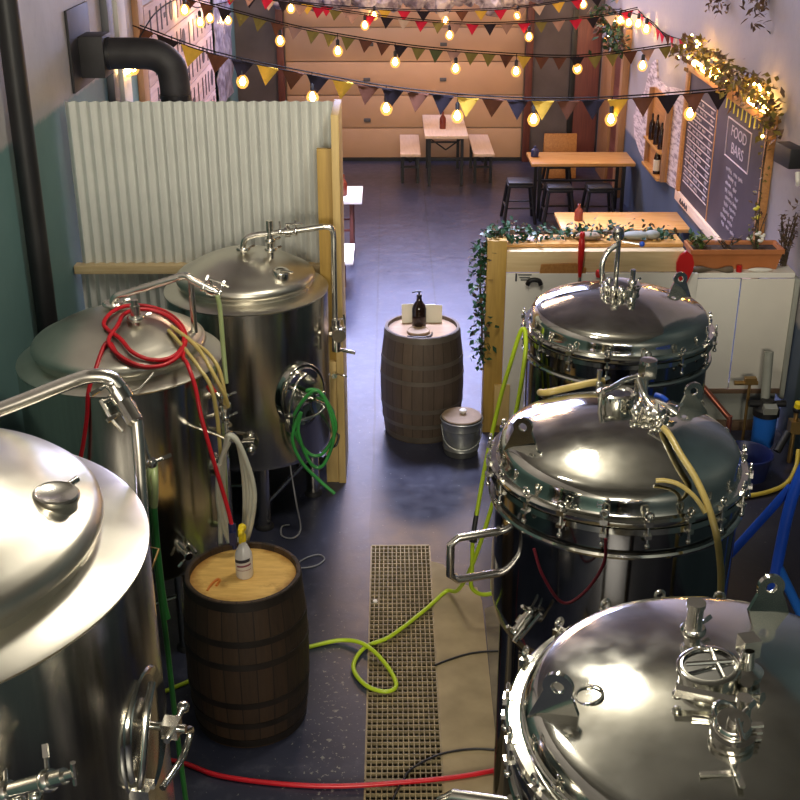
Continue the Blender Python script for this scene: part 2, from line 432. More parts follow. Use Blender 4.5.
# garage door
gd = MB(); n = 6
for k in range(n):
    z0, z1 = k*DZ/n, (k+1)*DZ/n
    gd.span(DX0+.02, DX1-.02, YB+.03, YB+.08, z0+.012, z1-.002)
door1 = struct('door_1', gd, M['garage'], .004)
link('backing', MB().span(DX0, DX1, YB+.081, YB+.10, 0, DZ).mesh('backing', M['garage_line']), door1)
for x, z in ((-.30, 1.70), (-.35, 1.20), (.77, 1.20), (-.35, .61), (.77, 1.70)):
    link('handle', MB().box((x, YB+.015, z), (.10, .03, .05)).mesh('handle', M['post_grey'], bevel=.008), door1)
link('bottom_seal', MB().span(DX0, DX1, YB-.01, YB+.03, 0, .05).mesh('bottom_seal', M['black']), door1)
for nm, x in (('trim_4', DX0-.05), ('trim_5', DX1+.05)):
    struct(nm, MB().span(x-.05, x+.05, YB-.08, YB, 0, 3.0), M['red_wood'], .006)
# dark red door in the back wall and the door in the right wall
d2 = struct('door_2', MB().span(2.70, 3.05, YB-.05, YB, 0, 2.1), M['red_door'], .006)
struct('trim_6', MB().span(2.62, 2.70, YB-.07, YB, 0, 2.2), M['black'], .004)
d3 = MB(); d3.span(XR-.05, XR, 15.98, 16.60, 0, 2.08)
d3o = struct('door_3', d3, M['red_door'], .006)
for z0, z1 in ((.15, .55), (.68, 1.25), (1.38, 1.95)):
    link('door_panel', MB().span(XR-.062, XR-.048, 16.08, 16.50, z0, z1).mesh('door_panel', M['red_wood'], bevel=.006), d3o)
struct('trim_7', MB().span(XR-.09, XR, 15.82, 15.98, 0, 2.18), M['brown_frame'], .006)
struct('trim_8', MB().span(XR-.09, XR, 16.60, 17.40, 0, 2.18), M['brown_frame'], .006)
struct('trim_9', MB().span(XR-.07, XR, 15.9, 17.4, 2.18, 2.26), M['brown_frame'], .006)
# whitewashed brick patch on the right wall
patch = [(12.12, .92), (12.6, .93), (13.0, .88), (13.6, .84), (14.2, .80), (14.7, .86), (15.1, .98), (15.25, 1.2), (15.0, 1.45), (14.7, 1.6), (14.5, 1.95),
         (14.2, 2.05), (14.05, 1.86), (13.6, 1.84), (13.2, 1.9), (12.7, 1.95), (12.4, 1.85), (12.2, 1.6), (12.12, 1.3)]
pb = MB(); MR = Matrix(((0, 0, -1, XR), (1, 0, 0, 0), (0, 1, 0, 0), (0, 0, 0, 1)))
pb.prism(patch, .02, MR)
struct('trim_10', pb, M['brickwhite'], 0)
# posts on the left wall
struct('trim_11', MB().span(XL, XL+.06, 9.72, 9.9, 0, 4), M['post_grey'], .01)
struct('trim_12', MB().span(XL, XL+.08, 9.98, 10.28, 0, 4), M['post_white'], .01)
struct('trim_13', MB().span(XL, XL+.06, 10.9, 11.12, 0, 4), M['brown_frame'], .01)

# ---------------------------------------------------------------- drain grates
def grate(y0, y1, label):
    b = MB(); x0, x1 = -.137, .247
    nx = 14; ny = max(2, round((y1-y0)/.045))
    for k in range(nx+1):
        x = x0 + (x1-x0)*k/nx; w = .003 if 0 < k < nx else .005
        b.span(x-w, x+w, y0, y1, -.024, .002)
    for k in range(ny+1):
        y = y0 + (y1-y0)*k/ny; w = .0034 if 0 < k < ny else .006
        b.span(x0, x1, y-w, y+w, -.022, .0035)
    b.span(x0-.005, x0+.004, y0, y1, -.11, -.02); b.span(x1-.004, x1+.005, y0, y1, -.11, -.02)
    return single('drain_grate', b, M['grate'], label, 'grate', ((x0+x1)/2, y0, -.1), 'drain grates in the floor trench')
grate(4.64, 6.86, 'long metal floor grate over the trench, from the dark floor to the red hose')
grate(2.45, 4.63, 'near section of metal floor grate in front of the red hose at the bottom edge')
single('plastic_disc', MB().lathe([(0, 0), (.016, 0), (.014, .006), (0, .007)], (-.105, 6.20, .004), seg=16), M['white'],
       'small white plastic disc lying on the floor grate', 'disc', (-.105, 6.20, .004))

# ---------------------------------------------------------------- common fittings
def clamp_fit(b, p, d, r=.03):
    """a tri-clamp joint: thin flanges with a wing nut"""
    p, d = V(p), V(d).normalized()
    b.lathe([(0, -.012), (r, -.012), (r*1.15, -.004), (r*1.15, .004), (r, .012), (0, .012)], p, d, 20)
    s = d.orthogonal().normalized()
    b.cyl(p + s*r, p + s*(r+.035), .006, 8); b.box(p + s*(r+.04), (.012, .012, .03), rot_to(s))
def valve(b, p, d, r=.025, L=.09, h=(0, 0, 1)):
    p, d, h = V(p), V(d).normalized(), V(h).normalized()
    b.cyl(p - d*L/2, p + d*L/2, r, 16)
    b.lathe([(0, -.018), (r*1.5, -.018), (r*1.5, .018), (0, .018)], p, d, 20)
    b.cyl(p, p + h*.06, .008, 8)
    b.tube([p + h*.06 - d*.01, p + h*.062 + d*.05, p + h*.055 + d*.10], .007, 8, 4)
    clamp_fit(b, p - d*L/2, d, r); clamp_fit(b, p + d*L/2, d, r)

# ---------------------------------------------------------------- jacketed fermenters (left row)
def fermenter(x, y, zr, R, zb, label, dome=.13, seg=96, leg0=PI/4):
    t = Thing('fermenter', label, 'tank', (x, y, 0), 'brushed steel fermenters on the left')
    c = (x, y, 0)
    b = MB(); b.lathe([(0, zb-.06), (R*.5, zb-.045), (R*.85, zb-.02), (R*.985, zb), (R, zb+.03), (R, zr-.012), (R*.997, zr-.003), (R*.985, zr+.002)], c, seg=seg)
    t.part('body', b, M['steel'])
    b = MB(); b.lathe([(R*1.0, zr-.006), (R*1.004, zr+.002), (R*.985, zr+.008), (R*.84, zr+.032), (R*.80, zr+.034)], c, seg=seg)
    t.part('shoulder', b, M['steel_top'])
    b = MB(); ri = R*.835
    prof = [(ri-.012, zr+.028), (ri-.010, zr+.055), (ri+.004, zr+.066), (ri+.008, zr+.082), (ri+.002, zr+.102), (ri-.018, zr+.120), (ri-.05, zr+.134)]
    r0, z0 = prof[-1]
    for k in range(1, 13):
        a = k/12; prof.append((r0*(1-a), z0 + dome*(1-(1-a)**2)))
    b.lathe(prof, c, seg=seg); t.part('dome_lid', b, M['steel_top'])
    t.ztop = lambda px, py: z0 + dome*(1-(math.hypot(px-x, py-y)/r0)**2)
    for k in range(4):
        a = leg0 + k*PI/2
        lx, ly = x + R*.74*math.cos(a), y + R*.74*math.sin(a)
        l = t.part('leg', MB().cyl((lx, ly, .02), (lx, ly, zb+.02), .047, 20), M['steel'])
        t.part('foot', MB().lathe([(0, 0), (.065, 0), (.065, .012), (.05, .03), (0, .03)], (lx, ly, 0), seg=20), M['black_rough'], l)
    br = MB()
    for k in range(4):
        a = leg0 + k*PI/2; a2 = a + PI/2
        br.cyl((x+R*.74*math.cos(a), y+R*.74*math.sin(a), .16), (x+R*.74*math.cos(a2), y+R*.74*math.sin(a2), zb*.62), .016, 10)
    t.part('brace', br, M['steel'])
    return t

def manway(t, cx, cy, R, ang, z, w=.19, h=.24, inset=.0):
    """oval side manway: collar, dished door, swing arm, hand wheel"""
    d = V((math.cos(ang), math.sin(ang), 0)); s = V((-d.y, d.x, 0)); up = V((0, 0, 1))
    o = V((cx, cy, z)) + d*(R-inset)
    MM = Matrix(((s.x, up.x, d.x, o.x), (s.y, up.y, d.y, o.y), (s.z, up.z, d.z, o.z), (0, 0, 0, 1)))
    def oval(k, z, seg=40): return [MM @ V((k*w*math.cos(2*PI*i/seg), k*h*math.sin(2*PI*i/seg), z)) for i in range(seg)]
    def stack(levels, mb):
        rings = [[mb.bm.verts.new(p) for p in oval(k, zz)] for k, zz in levels]
        n = 40
        for a, b2 in zip(rings, rings[1:]):
            for i in range(n): mb.bm.faces.new((a[i], a[(i+1) % n], b2[(i+1) % n], b2[i]))
        mb.bm.faces.new(rings[-1]); return mb
    col = t.part('manway_collar', stack([(1.0, -.16), (1.0, .028), (.97, .036), (.88, .036), (.87, .0)], MB()), M['mirror'])
    door = t.part('manway_door', stack([(.90, .012), (.90, .040), (.86, .050), (.6, .030), (.25, .018)], MB()), M['mirror'])
    q = lambda a, b2, c2: MM @ V((a, b2, c2))
    b = MB(); b.tube([q(-w*.75, -h*.5, .05), q(-w*.8, -h*.1, .07), q(-w*.45, h*.55, .075), q(0, h*.75, .07)], .011, 10)
    b.box(q(-w*.72, -h*.5, .055), (.05, .05, .06), MM.to_3x3().to_4x4()); b.box(q(-w*.72, -h*.75, .055), (.05, .05, .05), MM.to_3x3().to_4x4())
    b.cyl(q(-w*.72, -h*.85, .055), q(-w*.72, -h*.35, .055), .012, 10)
    t.part('hinge_arm', b, M['fit'], door)
    b = MB(); b.cyl(q(0, .02, .03), q(0, .02, .15), .012, 12); b.box(q(0, .02, .11), (.045, .045, .045), MM.to_3x3().to_4x4())
    b.tube([q(0, .02, .115), q(w*.28, -h*.10, .13), q(w*.55, -h*.28, .13), q(w*.2, -h*.5, .12), q(-w*.5, -h*.55, .10)], .010, 10)
    b.cyl(q(-w*.35, .02, .115), q(w*.55, .02, .115), .009, 10); b.ball(q(w*.55, .02, .115), .018, 10)
    t.part('handle', b, M['fit'], door)
    return q

# T3, the far one
t3 = (-.951, 7.50, 1.585, .535)
f3 = fermenter(*t3, .50, 'far brushed steel fermenter in front of the corrugated sheet, green hose on its manway', leg0=math.radians(-78))
b = MB(); zt = f3.ztop(-.78, 7.42)
b.cyl((-.775, 7.42, zt-.02), (-.775, 7.42, 2.06), .022, 16); clamp_fit(b, (-.775, 7.42, zt+.05), (0, 0, 1), .034); clamp_fit(b, (-.775, 7.42, 1.93), (0, 0, 1), .03)
f3.part('vent_stub', b, M['pipe'])
b = MB(); b.tube([(-.95, 7.42, f3.ztop(-.95, 7.42)-.02), (-.95, 7.42, 1.89), (-.93, 7.42, 1.94), (-.87, 7.42, 1.965), (-.78, 7.42, 1.975), (-.60, 7.42, 1.995), (-.43, 7.42, 2.02)], .019, 12)
b.tube([(-.43, 7.42, 2.02), (-.385, 7.42, 2.01), (-.368, 7.42, 1.96), (-.368, 7.40, 1.8), (-.368, 7.36, 1.42)], .019, 12)
clamp_fit(b, (-.95, 7.42, f3.ztop(-.95, 7.42)+.03), (0, 0, 1), .04)
f3.part('cleaning_arm', b, M['pipe'])
b = MB(); valve(b, (-.66, 7.42, 1.985), (1, 0, .05), .022, .10, (0, -.4, 1)); f3.part('butterfly_valve', b, M['fit'])
b = MB(); valve(b, (-.362, 7.34, 1.36), (0, 0, 1), .026, .10, (1, -.3, 0)); b.cyl((-.362, 7.34, 1.42), (-.362, 7.34, 1.20), .03, 14)
b.cyl((-.40, 7.34, 1.32), (-.32, 7.30, 1.32), .02, 12); b.cyl((-.38, 7.34, 1.22), (-.24, 7.30, 1.20), .012, 10); b.lathe([(0, 0), (.045, 0), (.045, .03), (0, .03)], (-.345, 7.30, 1.33), (.2, -1, 0), 18)
f3.part('relief_valve', b, M['fit'])
b = MB(); b.lathe([(.055, -.02), (.055, .03), (.05, .036), (.03, .036)], (-.70, 7.26, f3.ztop(-.70, 7.26)), (.12, -.15, 1), 24); b.lathe([(0, .034), (.042, .03)], (-.70, 7.26, f3.ztop(-.70, 7.26)), (.12, -.15, 1), 24)
b.cyl((-.70, 7.24, f3.ztop(-.7, 7.26)+.04), (-.62, 7.22, f3.ztop(-.7, 7.26)+.03), .008, 8)
f3.part('inspection_port', b, M['pipe'])
q3 = manway(f3, *t3[:2], t3[3], math.radians(-48), .99, .18, .225)
b = MB(); a = math.radians(-86); px, py = t3[0]+t3[3]*math.cos(a), t3[1]+t3[3]*math.sin(a)
b.cyl((px, py+.05, .72), (px, py-.03, .72), .055, 20); b.ball((px+.005, py-.045, .68), .035, 14); b.cyl((px-.16, py-.05, .74), (px+.03, py-.05, .74), .012, 10)
f3.part('sample_port', b, M['fit'])

# T2, the middle one
t2 = (-1.465, 6.03, 1.70, .545)
f2 = fermenter(*t2, .58, 'middle brushed steel fermenter with a red hose coiled on its lid')
b = MB(); zt = f2.ztop(-1.335, 5.90)
b.cyl((-1.335, 5.90, zt-.02), (-1.335, 5.90, zt+.10), .026, 16); clamp_fit(b, (-1.335, 5.90, zt+.03), (0, 0, 1), .04); b.cyl((-1.335, 5.90, zt+.10), (-1.335, 5.90, zt+.13), .02, 12)
f2.part('vent_stub', b, M['pipe'])
b = MB(); zt = f2.ztop(-1.49, 6.08)
b.tube([(-1.49, 6.08, zt-.02), (-1.49, 6.08, zt+.02), (-1.483, 6.08, zt+.045), (-1.46, 6.08, zt+.065), (-1.40, 6.08, 2.045), (-1.28, 6.07, 2.085), (-1.16, 6.06, 2.125), (-1.12, 6.06, 2.14)], .020, 12)
b.tube([(-1.12, 6.06, 2.14), (-1.08, 6.05, 2.145), (-1.04, 6.04, 2.12), (-.95, 6.02, 2.08)], .020, 12)
clamp_fit(b, (-1.49, 6.08, zt+.02), (0, 0, 1), .05)
f2.part('cleaning_arm', b, M['pipe'])
f2.part('support_rod', MB().cyl((-1.06, 6.05, 2.12), (-1.06, 6.05, 1.74), .017, 12), M['pipe'])
b = MB(); valve(b, (-.95, 6.02, 2.075), (1, -.1, -.35), .020, .09, (0, 0, 1)); f2.part('butterfly_valve', b, M['fit'])
b = MB(); b.tube([(-.915, 5.98, 2.06), (-.905, 5.98, 1.98), (-.90, 5.97, 1.75), (-.89, 5.93, 1.58)], .013, 10); f2.part('blow_off_tube', b, M['palegreen'], label='pale green clear tube')
b = MB(); valve(b, (-.885, 5.80, 1.50), (0, 0, 1), .022, .12, (-1, -.5, .1)); b.cyl((-.93, 5.86, 1.55), (-.87, 5.76, 1.52), .02, 12); b.cyl((-.885, 5.80, 1.42), (-.885, 5.80, 1.30), .014, 10)
b.cyl((-.94, 5.90, 1.42), (-.86, 5.78, 1.40), .012, 10); b.cyl((-.94, 5.90, 1.32), (-.84, 5.76, 1.36), .012, 10)
f2.part('valve_manifold', b, M['fit'])
b = MB(); b.cyl((-.90, 5.80, 1.40), (-.91, 5.80, .72), .008, 8); b.cyl((-.93, 5.85, .74), (-.88, 5.78, .74), .014, 8); f2.part('level_tube', b, M['palegreen'])
b = MB(); b.lathe([(.06, -.05), (.06, .03), (.068, .04), (.05, .045), (0, .04)], (-.955, 5.86, 1.12), (.95, -.30, 0), 24); f2.part('sample_port', b, M['fit'])
b = MB(); valve(b, (-1.13, 5.60, .74), (.6, -.9, -.1), .022, .12, (.5, -.1, .8)); b.cyl((-1.19, 5.72, .76), (-1.10, 5.54, .735), .016, 12); b.tube([(-1.21, 5.66, 1.02), (-1.20, 5.62, .86), (-1.12, 5.58, .76)], .012, 8)
f2.part('racking_valve', b, M['fit'])

# T1, the near one
t1 = (-1.343, 2.67, 2.50, .70)
f1 = fermenter(*t1, .70, 'large near brushed steel fermenter cut off by the left edge', dome=.155, seg=128)
zt = f1.ztop(-.865, 2.70)
b = MB(); b.lathe([(.053, -.06), (.053, .000), (.056, .006), (.058, .012), (.058, .022), (.054, .026), (.050, .023), (0, .023)], (-.855, 2.69, zt-.004), (.12, -.02, 1), 32); f1.part('clamp_cap', b, M['pipe'])
f1.part('cap_nut', MB().cyl((-.835, 2.75, zt+.01), (-.820, 2.775, zt+.012), .009, 10), M['fit'])
b = MB(); b.tube([(-2.0, 3.05, 2.36), (-1.75, 3.12, 2.46), (-1.45, 3.20, 2.57), (-1.15, 3.25, 2.665), (-.96, 3.27, 2.735), (-.89, 3.27, 2.757), (-.835, 3.27, 2.752), (-.805, 3.27, 2.72)], .022, 14)
f1.part('cleaning_arm', b, M['pipe'])
b = MB(); valve(b, (-.805, 3.26, 2.70), (.5, -.25, -.8), .023, .09, (-.6, -.5, -.1)); b.cyl((-.79, 3.23, 2.69), (-.752, 3.19, 2.645), .026, 14); f1.part('butterfly_valve', b, M['fit'])
f1.part('down_pipe', MB().tube([(-.755, 3.22, 2.66), (-.745, 3.17, 2.55), (-.735, 3.10, 2.42), (-.73, 3.06, 2.36)], .018, 12), M['pipe'])
b = MB(); b.tube([(-.75, 3.20, 2.64), (-.735, 3.20, 2.58), (-.725, 3.20, 2.53), (-.72, 3.20, 2.50)], .006, 8); clamp_fit(b, (-.718, 3.20, 2.505), (0, 0, 1), .013)
f1.part('gauge_line', b, M['fit'])
b = MB(); b.tube([(-.715, 3.22, 2.50), (-.712, 3.20, 2.47), (-.716, 3.19, 2.40), (-.722, 3.19, 2.36)], .011, 10); b.tube([(-.735, 3.20, 2.36), (-.735, 3.20, 2.45), (-.722, 3.20, 2.49)], .009, 10); f1.part('clear_tube', b, M['palegreen'], label='pale clear end of the sight tube')
b = MB(); b.tube([(-.722, 3.19, 2.365), (-.724, 3.19, 2.2), (-.722, 3.20, 2.02), (-.715, 3.20, 1.95)], .010, 10); b.tube([(-.735, 3.20, 2.365), (-.732, 3.20, 2.1), (-.725, 3.20, 1.85), (-.72, 3.20, 1.5), (-.71, 3.20, 1.15)], .009, 10)
f1.part('sight_tube', b, M['green'], label='green sight tube')
q1 = manway(f1, *t1[:2], t1[3], math.radians(-9), 2.03, .155, .215, .045)
pa, pb2 = V((-.93, 2.13, 2.20)), V((-.725, 2.08, 2.305)); dd = pb2-pa
b = MB(); b.cyl(pa, pb2, .019, 14)
for k in (.28, .80): clamp_fit(b, pa.lerp(pb2, k), dd, .024)
b.cyl(pb2, pb2+dd*.12, .012, 12); b.cyl(pb2+dd*.12+V((0, 0, -.03)), pb2+dd*.12+V((0, 0, .03)), .007, 8); b.tube([(-1.0, 2.10, 2.20), (-.92, 2.06, 2.16), (-.84, 2.04, 2.10)], .014, 10)
b.ball(pa.lerp(pb2, .4)+V((0, 0, -.04)), .022, 10); b.ball(pa.lerp(pb2, .62)+V((0, 0, -.035)), .018, 10)
f1.part('sample_valve', b, M['fit'])
b = MB(); b.tube([(-.74, 2.96, 2.37), (-.66, 2.93, 2.37), (-.70, 2.86, 2.27), (-.77, 2.88, 2.27)], .004, 6, 1, True, False); f1.part('wire_bracket', b, M['brass'])
# bracket on the manway side
# ---------------------------------------------------------------- polished kettles (right row)
def lug_mesh():
    b = MB()
    b.lathe([(.018, -.007), (.040, -.007), (.040, .007), (.018, .007), (.018, -.007)], (0, 0, .085), (0, 1, 0), 24)
    pts = [(-.075, -.03), (.075, -.03), (.036, .068), (.022, .060), (-.022, .060), (-.036, .068)]
    b.prism(pts, .013, Matrix(((1, 0, 0, 0), (0, 0, -1, .0065), (0, 1, 0, 0), (0, 0, 0, 1))))
    return b.mesh('lifting_lug', M['mirror'])
LUG = lug_mesh()
LUGEYE = MB().ring((0, 0, .085), .020, .006, (0, 1, 0), 20, 8).mesh('lug_eye', M['fit'])
def clamp_mesh():
    b = MB(); b.ring((.004, 0, .036), .014, .0055, (1, 0, 0), 14, 7)
    b.cyl((.004, 0, .024), (.006, 0, -.085), .006, 8); b.box((0, 0, .004), (.03, .03, .022)); b.box((.006, 0, -.05), (.024, .024, .014))
    b.ball((.006, 0, -.092), .012, 10); b.cyl((-.004, -.016, -.012), (-.004, .016, -.012), .007, 8)
    return b.mesh('swing_bolt', M['fit'])
CLAMP = clamp_mesh()

def kettle(x, y, zr, R, label, n=18, rot=0., lug_ang=(30, 200), seg=96, dome=.20, skirt=.05):
    t = Thing('brewing_vessel', label, 'tank', (x, y, 0), 'polished steel vessels with bolted lids on the right')
    c = (x, y, 0); rb = R*.955
    prof = [(.05, zr-1.06), (.12, zr-1.04), (R*.5, zr-.96), (R*.78, zr-.84), (R*.92, zr-.72), (rb, zr-.62), (rb, zr-.03)]
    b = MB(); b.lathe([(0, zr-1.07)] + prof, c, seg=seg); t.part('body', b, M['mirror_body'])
    b = MB(); b.ring((x, y, zr-.15), rb+.008, .014, seg=seg); t.part('lower_band', b, M['mirror'])
    b = MB(); b.lathe([(rb-.01, zr-.055), (R-.006, zr-.055), (R, zr-.05), (R, zr-.025), (rb-.01, zr-.022)], c, seg=seg); t.part('vessel_flange', b, M['mirror'])
    b = MB(); ri = R*.945
    p2 = [(R-.02, zr-.022), (R-.002, zr-.02), (R+.004, zr-.012), (R+.004, zr+.004), (R-.004, zr+.012), (ri, zr+.012), (ri-.004, zr+.02), (ri-.008, zr+skirt)]
    rk = .07; r0 = ri-.008; z0 = zr+skirt
    for k in range(1, 7):
        a = k/6*math.radians(62); p2.append((r0 - rk*(1-math.cos(a)), z0 + rk*math.sin(a)))
    r1, z1 = p2[-1]; zt = zr + dome
    for k in range(1, 17):
        a = k/16; p2.append((r1*(1-a), z1 + (zt-z1)*(1-(1-a)**2)))
    b.lathe(p2, c, seg=seg); t.part('lid', b, M['mirror'])
    t.ztop = lambda px, py: z1 + (zt-z1)*(1-(math.hypot(px-x, py-y)/r1)**2)
    for k in range(n):
        a = rot + 2*PI*k/n
        link('swing_bolt', CLAMP, t.e, Matrix.Translation((R*math.cos(a), R*math.sin(a), zr)) @ Matrix.Rotation(a, 4, 'Z'))
    for ang in lug_ang:
        a = math.radians(ang); rr = R*.80
        px, py = x+rr*math.cos(a), y+rr*math.sin(a)
        o = link('lifting_lug', LUG, t.e, Matrix.Translation((px-x, py-y, t.ztop(px, py)-.005)) @ Matrix.Rotation(math.radians(8 if ang < 90 else -25), 4, 'Z'))
        link('lug_eye', LUGEYE, o)
    for k in range(3):
        a = math.radians(187 + 120*k); lx, ly = x+R*.80*math.cos(a), y+R*.80*math.sin(a)
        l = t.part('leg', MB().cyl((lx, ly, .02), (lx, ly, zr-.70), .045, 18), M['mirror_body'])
        t.part('foot', MB().lathe([(0, .004), (.06, .004), (.06, .016), (.045, .03), (0, .03)], (lx, ly, 0), seg=18), M['black_rough'], l)
    return t

def side_handle(t, x, y, R, ang, z, w=.22, L=.22, h=.20):
    """bent tube bail standing out from the side of the vessel"""
    d = V((math.cos(ang), math.sin(ang), 0)); s = V((-d.y, d.x, 0))
    o = V((x, y, z)) + d*(R*.955)
    b = MB(); up = V((0, 0, 1))
    P = [o + up*h/2, o + d*L*.85 + up*h/2, o + d*L + up*h*.36, o + d*L - up*h*.36, o + d*L*.85 - up*h/2, o - up*h/2]
    b.tube(P, .017, 12, 1, False, False)
    b2 = [o + up*h/2, o + s*.0 + up*h*.30 + d*.0, o + d*(-.005) + up*0, o - up*h/2]
    b.tube([o + up*(h/2+.02) + d*.01, o + up*h*.2 + s*(-.06) + d*-.01, o - up*h*.1 + s*(-.09) + d*-.02, o - up*h*.5 + s*(-.03) + d*.0], .008, 8)
    t.part('side_handle', b, M['pipe'], bevel=0)

# R1, near right
k1 = (.86, 2.475, 2.10, .562)
v1 = kettle(*k1, 'nearest polished steel vessel with a bolted domed lid at the bottom right corner', n=20, rot=.1, lug_ang=(62, 186), seg=128, dome=.145, skirt=.022)
Z = v1.ztop
b = MB(); b.cyl((0.808, 2.680, Z(0.808, 2.680)-.02), (0.808, 2.680, Z(0.808, 2.680)+.11), .022, 20); b.lathe([(0, 0), (.026, 0), (.026, .012), (0, .012)], (0.808, 2.680, Z(0.808, 2.680)+.105), seg=20)
clamp_fit(b, (0.808, 2.680, Z(0.808, 2.680)+.03), (0, 0, 1), .030); v1.part('vent_stub', b, M['fit'])
b = MB(); zz = Z(0.801, 2.490); n1 = (-.12, -.02, 1)
b.lathe([(.075, -.03), (.075, .03), (.08, .034), (.08, .046), (.074, .05), (.064, .05), (.062, .04)], (0.806, 2.490, zz), n1, 40); sg = v1.part('sight_port', b, M['mirror'])
v1.part('sight_glass', MB().lathe([(0, .042), (.064, .042)], (0.806, 2.490, zz), n1, 40), M['glass'], sg)
b = MB(); b.cyl((0.741, 2.485, zz+.052), (0.891, 2.500, zz+.052), .006, 8); b.cyl((0.821, 2.550, zz+.05), (0.826, 2.430, zz+.05), .006, 8); v1.part('glass_cross_bar', b, M['fit'], sg)
b = MB(); b.box((0.902, 2.510, zz+.09), (.045, .045, .05), (0, 0, .2)); b.lathe([(.018, -.05), (.04, -.05), (.045, -.03), (.02, -.02), (.015, .03)], (0.897, 2.490, zz+.06), seg=20); b.cyl((0.897, 2.470, zz-.02), (0.882, 2.430, zz+.04), .016, 12)
v1.part('clamp_knob', b, M['fit'])
b = MB(); b.box((0.780, 2.380, zz+.03), (.17, .022, .022), (0, .05, -.28)); b.cyl((0.855, 2.355, zz-.03), (0.855, 2.355, zz+.05), .020, 16); b.ball((0.705, 2.405, zz+.02), .014, 10); b.cyl((0.730, 2.345, zz), (0.800, 2.330, zz), .007, 8)
v1.part('yoke_arm', b, M['fit'])
b = MB(); zv = Z(0.810, 2.280); b.lathe([(.05, -.02), (.05, .012), (.055, .016), (.055, .03), (.02, .034), (.018, .075), (0, .075)], (0.810, 2.280, zv), (0, -.2, 1), 28)
clamp_fit(b, (0.810, 2.280, zv+.04), (0, -.2, 1), .04); b.cyl((0.810, 2.260, zv+.07), (0.813, 2.210, zv+.05), .007, 8); b.ring((0.800, 2.310, zv+.045), .032, .007, (.3, -.4, 1), 20)
for dz in (.0, .02, .04): b.box((0.860, 2.270, zv+.005+dz), (.035, .014, .007), (0, 0, .1))
b.cyl((0.845, 2.420, zv+.01), (0.905, 2.410, zv+.0), .008, 8); b.lathe([(0, 0), (.006, 0), (.018, .03), (0, .03)], (0.895, 2.420, zv+.01), (.6, -.5, .2), 12)
v1.part('pressure_valve', b, M['fit'])
b = MB(); b.box((0.755, 2.170, Z(0.755, 2.170)+.004), (.09, .012, .008), (0, 0, .05)); b.box((0.795, 2.190, Z(0.795, 2.190)+.004), (.014, .14, .008)); v1.part('lid_bracket', b, M['fit'])
b = MB(); zz = Z(0.460, 2.450); b.ring((0.500, 2.470, v1.ztop(0.500, 2.470)+.002), .035, .004, (-.32, -.04, 1), 24); v1.part('blank_port', b, M['mirror'])
side_handle(v1, *k1[:2], k1[3], math.radians(168), 1.66, L=.20, h=.18)

# R2, middle right
k2 = (.926, 4.39, 1.90, .525)
v2 = kettle(*k2, 'middle polished steel vessel with amber hoses on its lid and a square tube handle', n=20, rot=.05, lug_ang=(34, 195), dome=.205)
Z = v2.ztop
b = MB(); zz = Z(.93, 4.50); n1 = (0, .05, 1)
b.lathe([(.072, -.03), (.072, .035), (.08, .04), (.08, .055), (.068, .06), (.06, .05)], (.925, 4.50, zz), n1, 36); sg = v2.part('sight_port', b, M['mirror'])
v2.part('sight_glass', MB().lathe([(0, .05), (.062, .05)], (.925, 4.50, zz), n1, 36), M['glass'], sg)
b = MB(); b.tube([(.86, 4.46, zz+.075), (.91, 4.49, zz+.085), (.96, 4.54, zz+.09), (1.02, 4.56, zz+.10)], .012, 10); b.cyl((1.02, 4.56, zz-.02), (1.02, 4.56, zz+.11), .012, 12)
b.cyl((.85, 4.45, zz), (.85, 4.45, zz+.08), .008, 8); v2.part('yoke_arm', b, M['fit'])
b = MB(); b.cyl((1.055, 4.57, zz-.03), (1.055, 4.57, zz+.10), .012, 12); b.box((1.06, 4.57, zz+.125), (.055, .055, .065), (.1, 0, .3)); b.lathe([(0, 0), (.036, .005), (.036, .02), (0, .025)], (1.06, 4.57, zz+.15), seg=16); v2.part('clamp_knob', b, M['fit'])
b = MB(); b.tube([(1.02, 4.54, zz+.10), (1.035, 4.48, zz+.05), (1.05, 4.42, zz+.03), (1.09, 4.36, zz+.03)], .015, 10)
for p in ((1.0, 4.40), (1.03, 4.36), (.98, 4.36), (1.06, 4.33)): b.ball((p[0], p[1], Z(*p)+.03), .024, 10); b.cyl((p[0], p[1], Z(*p)-.01), (p[0], p[1], Z(*p)+.05), .014, 10)
valve(b, (1.06, 4.35, zz+.02), (.6, -.7, -.1), .018, .08, (0, 0, 1)); clamp_fit(b, (1.13, 4.40, Z(1.13, 4.4)+.03), (.2, -.3, 1), .026)
v2.part('valve_manifold', b, M['fit'])
v2.part('valve_lever', MB().tube([(1.075, 4.46, zz+.06), (1.095, 4.44, zz+.06), (1.115, 4.42, zz+.05)], .012, 10), M['blue'], label='blue valve lever')
b = MB(); b.cyl((.905, 4.80, Z(.905, 4.8)-.02), (.905, 4.80, Z(.905, 4.8)+.10), .012, 12); clamp_fit(b, (.905, 4.8, Z(.905, 4.8)+.04), (0, 0, 1), .018); v2.part('vent_stub', b, M['fit'])
side_handle(v2, *k2[:2], k2[3], math.radians(196), 1.545, L=.215, h=.20)
b = MB(); valve(b, (.525, 4.04, 1.35), (-.5, -.3, -.6), .018, .10, (.3, -.4, .5)); b.cyl((.58, 4.10, 1.40), (.49, 3.99, 1.285), .013, 10); b.cyl((.51, 3.98, 1.31), (.585, 3.96, 1.44), .008, 8); v2.part('drain_valve', b, M['fit'])
b = MB(); b.box((1.36, 4.60, 1.66), (.03, .02, .03)); v2.part('sensor_plug', b, M['blue_dark'])

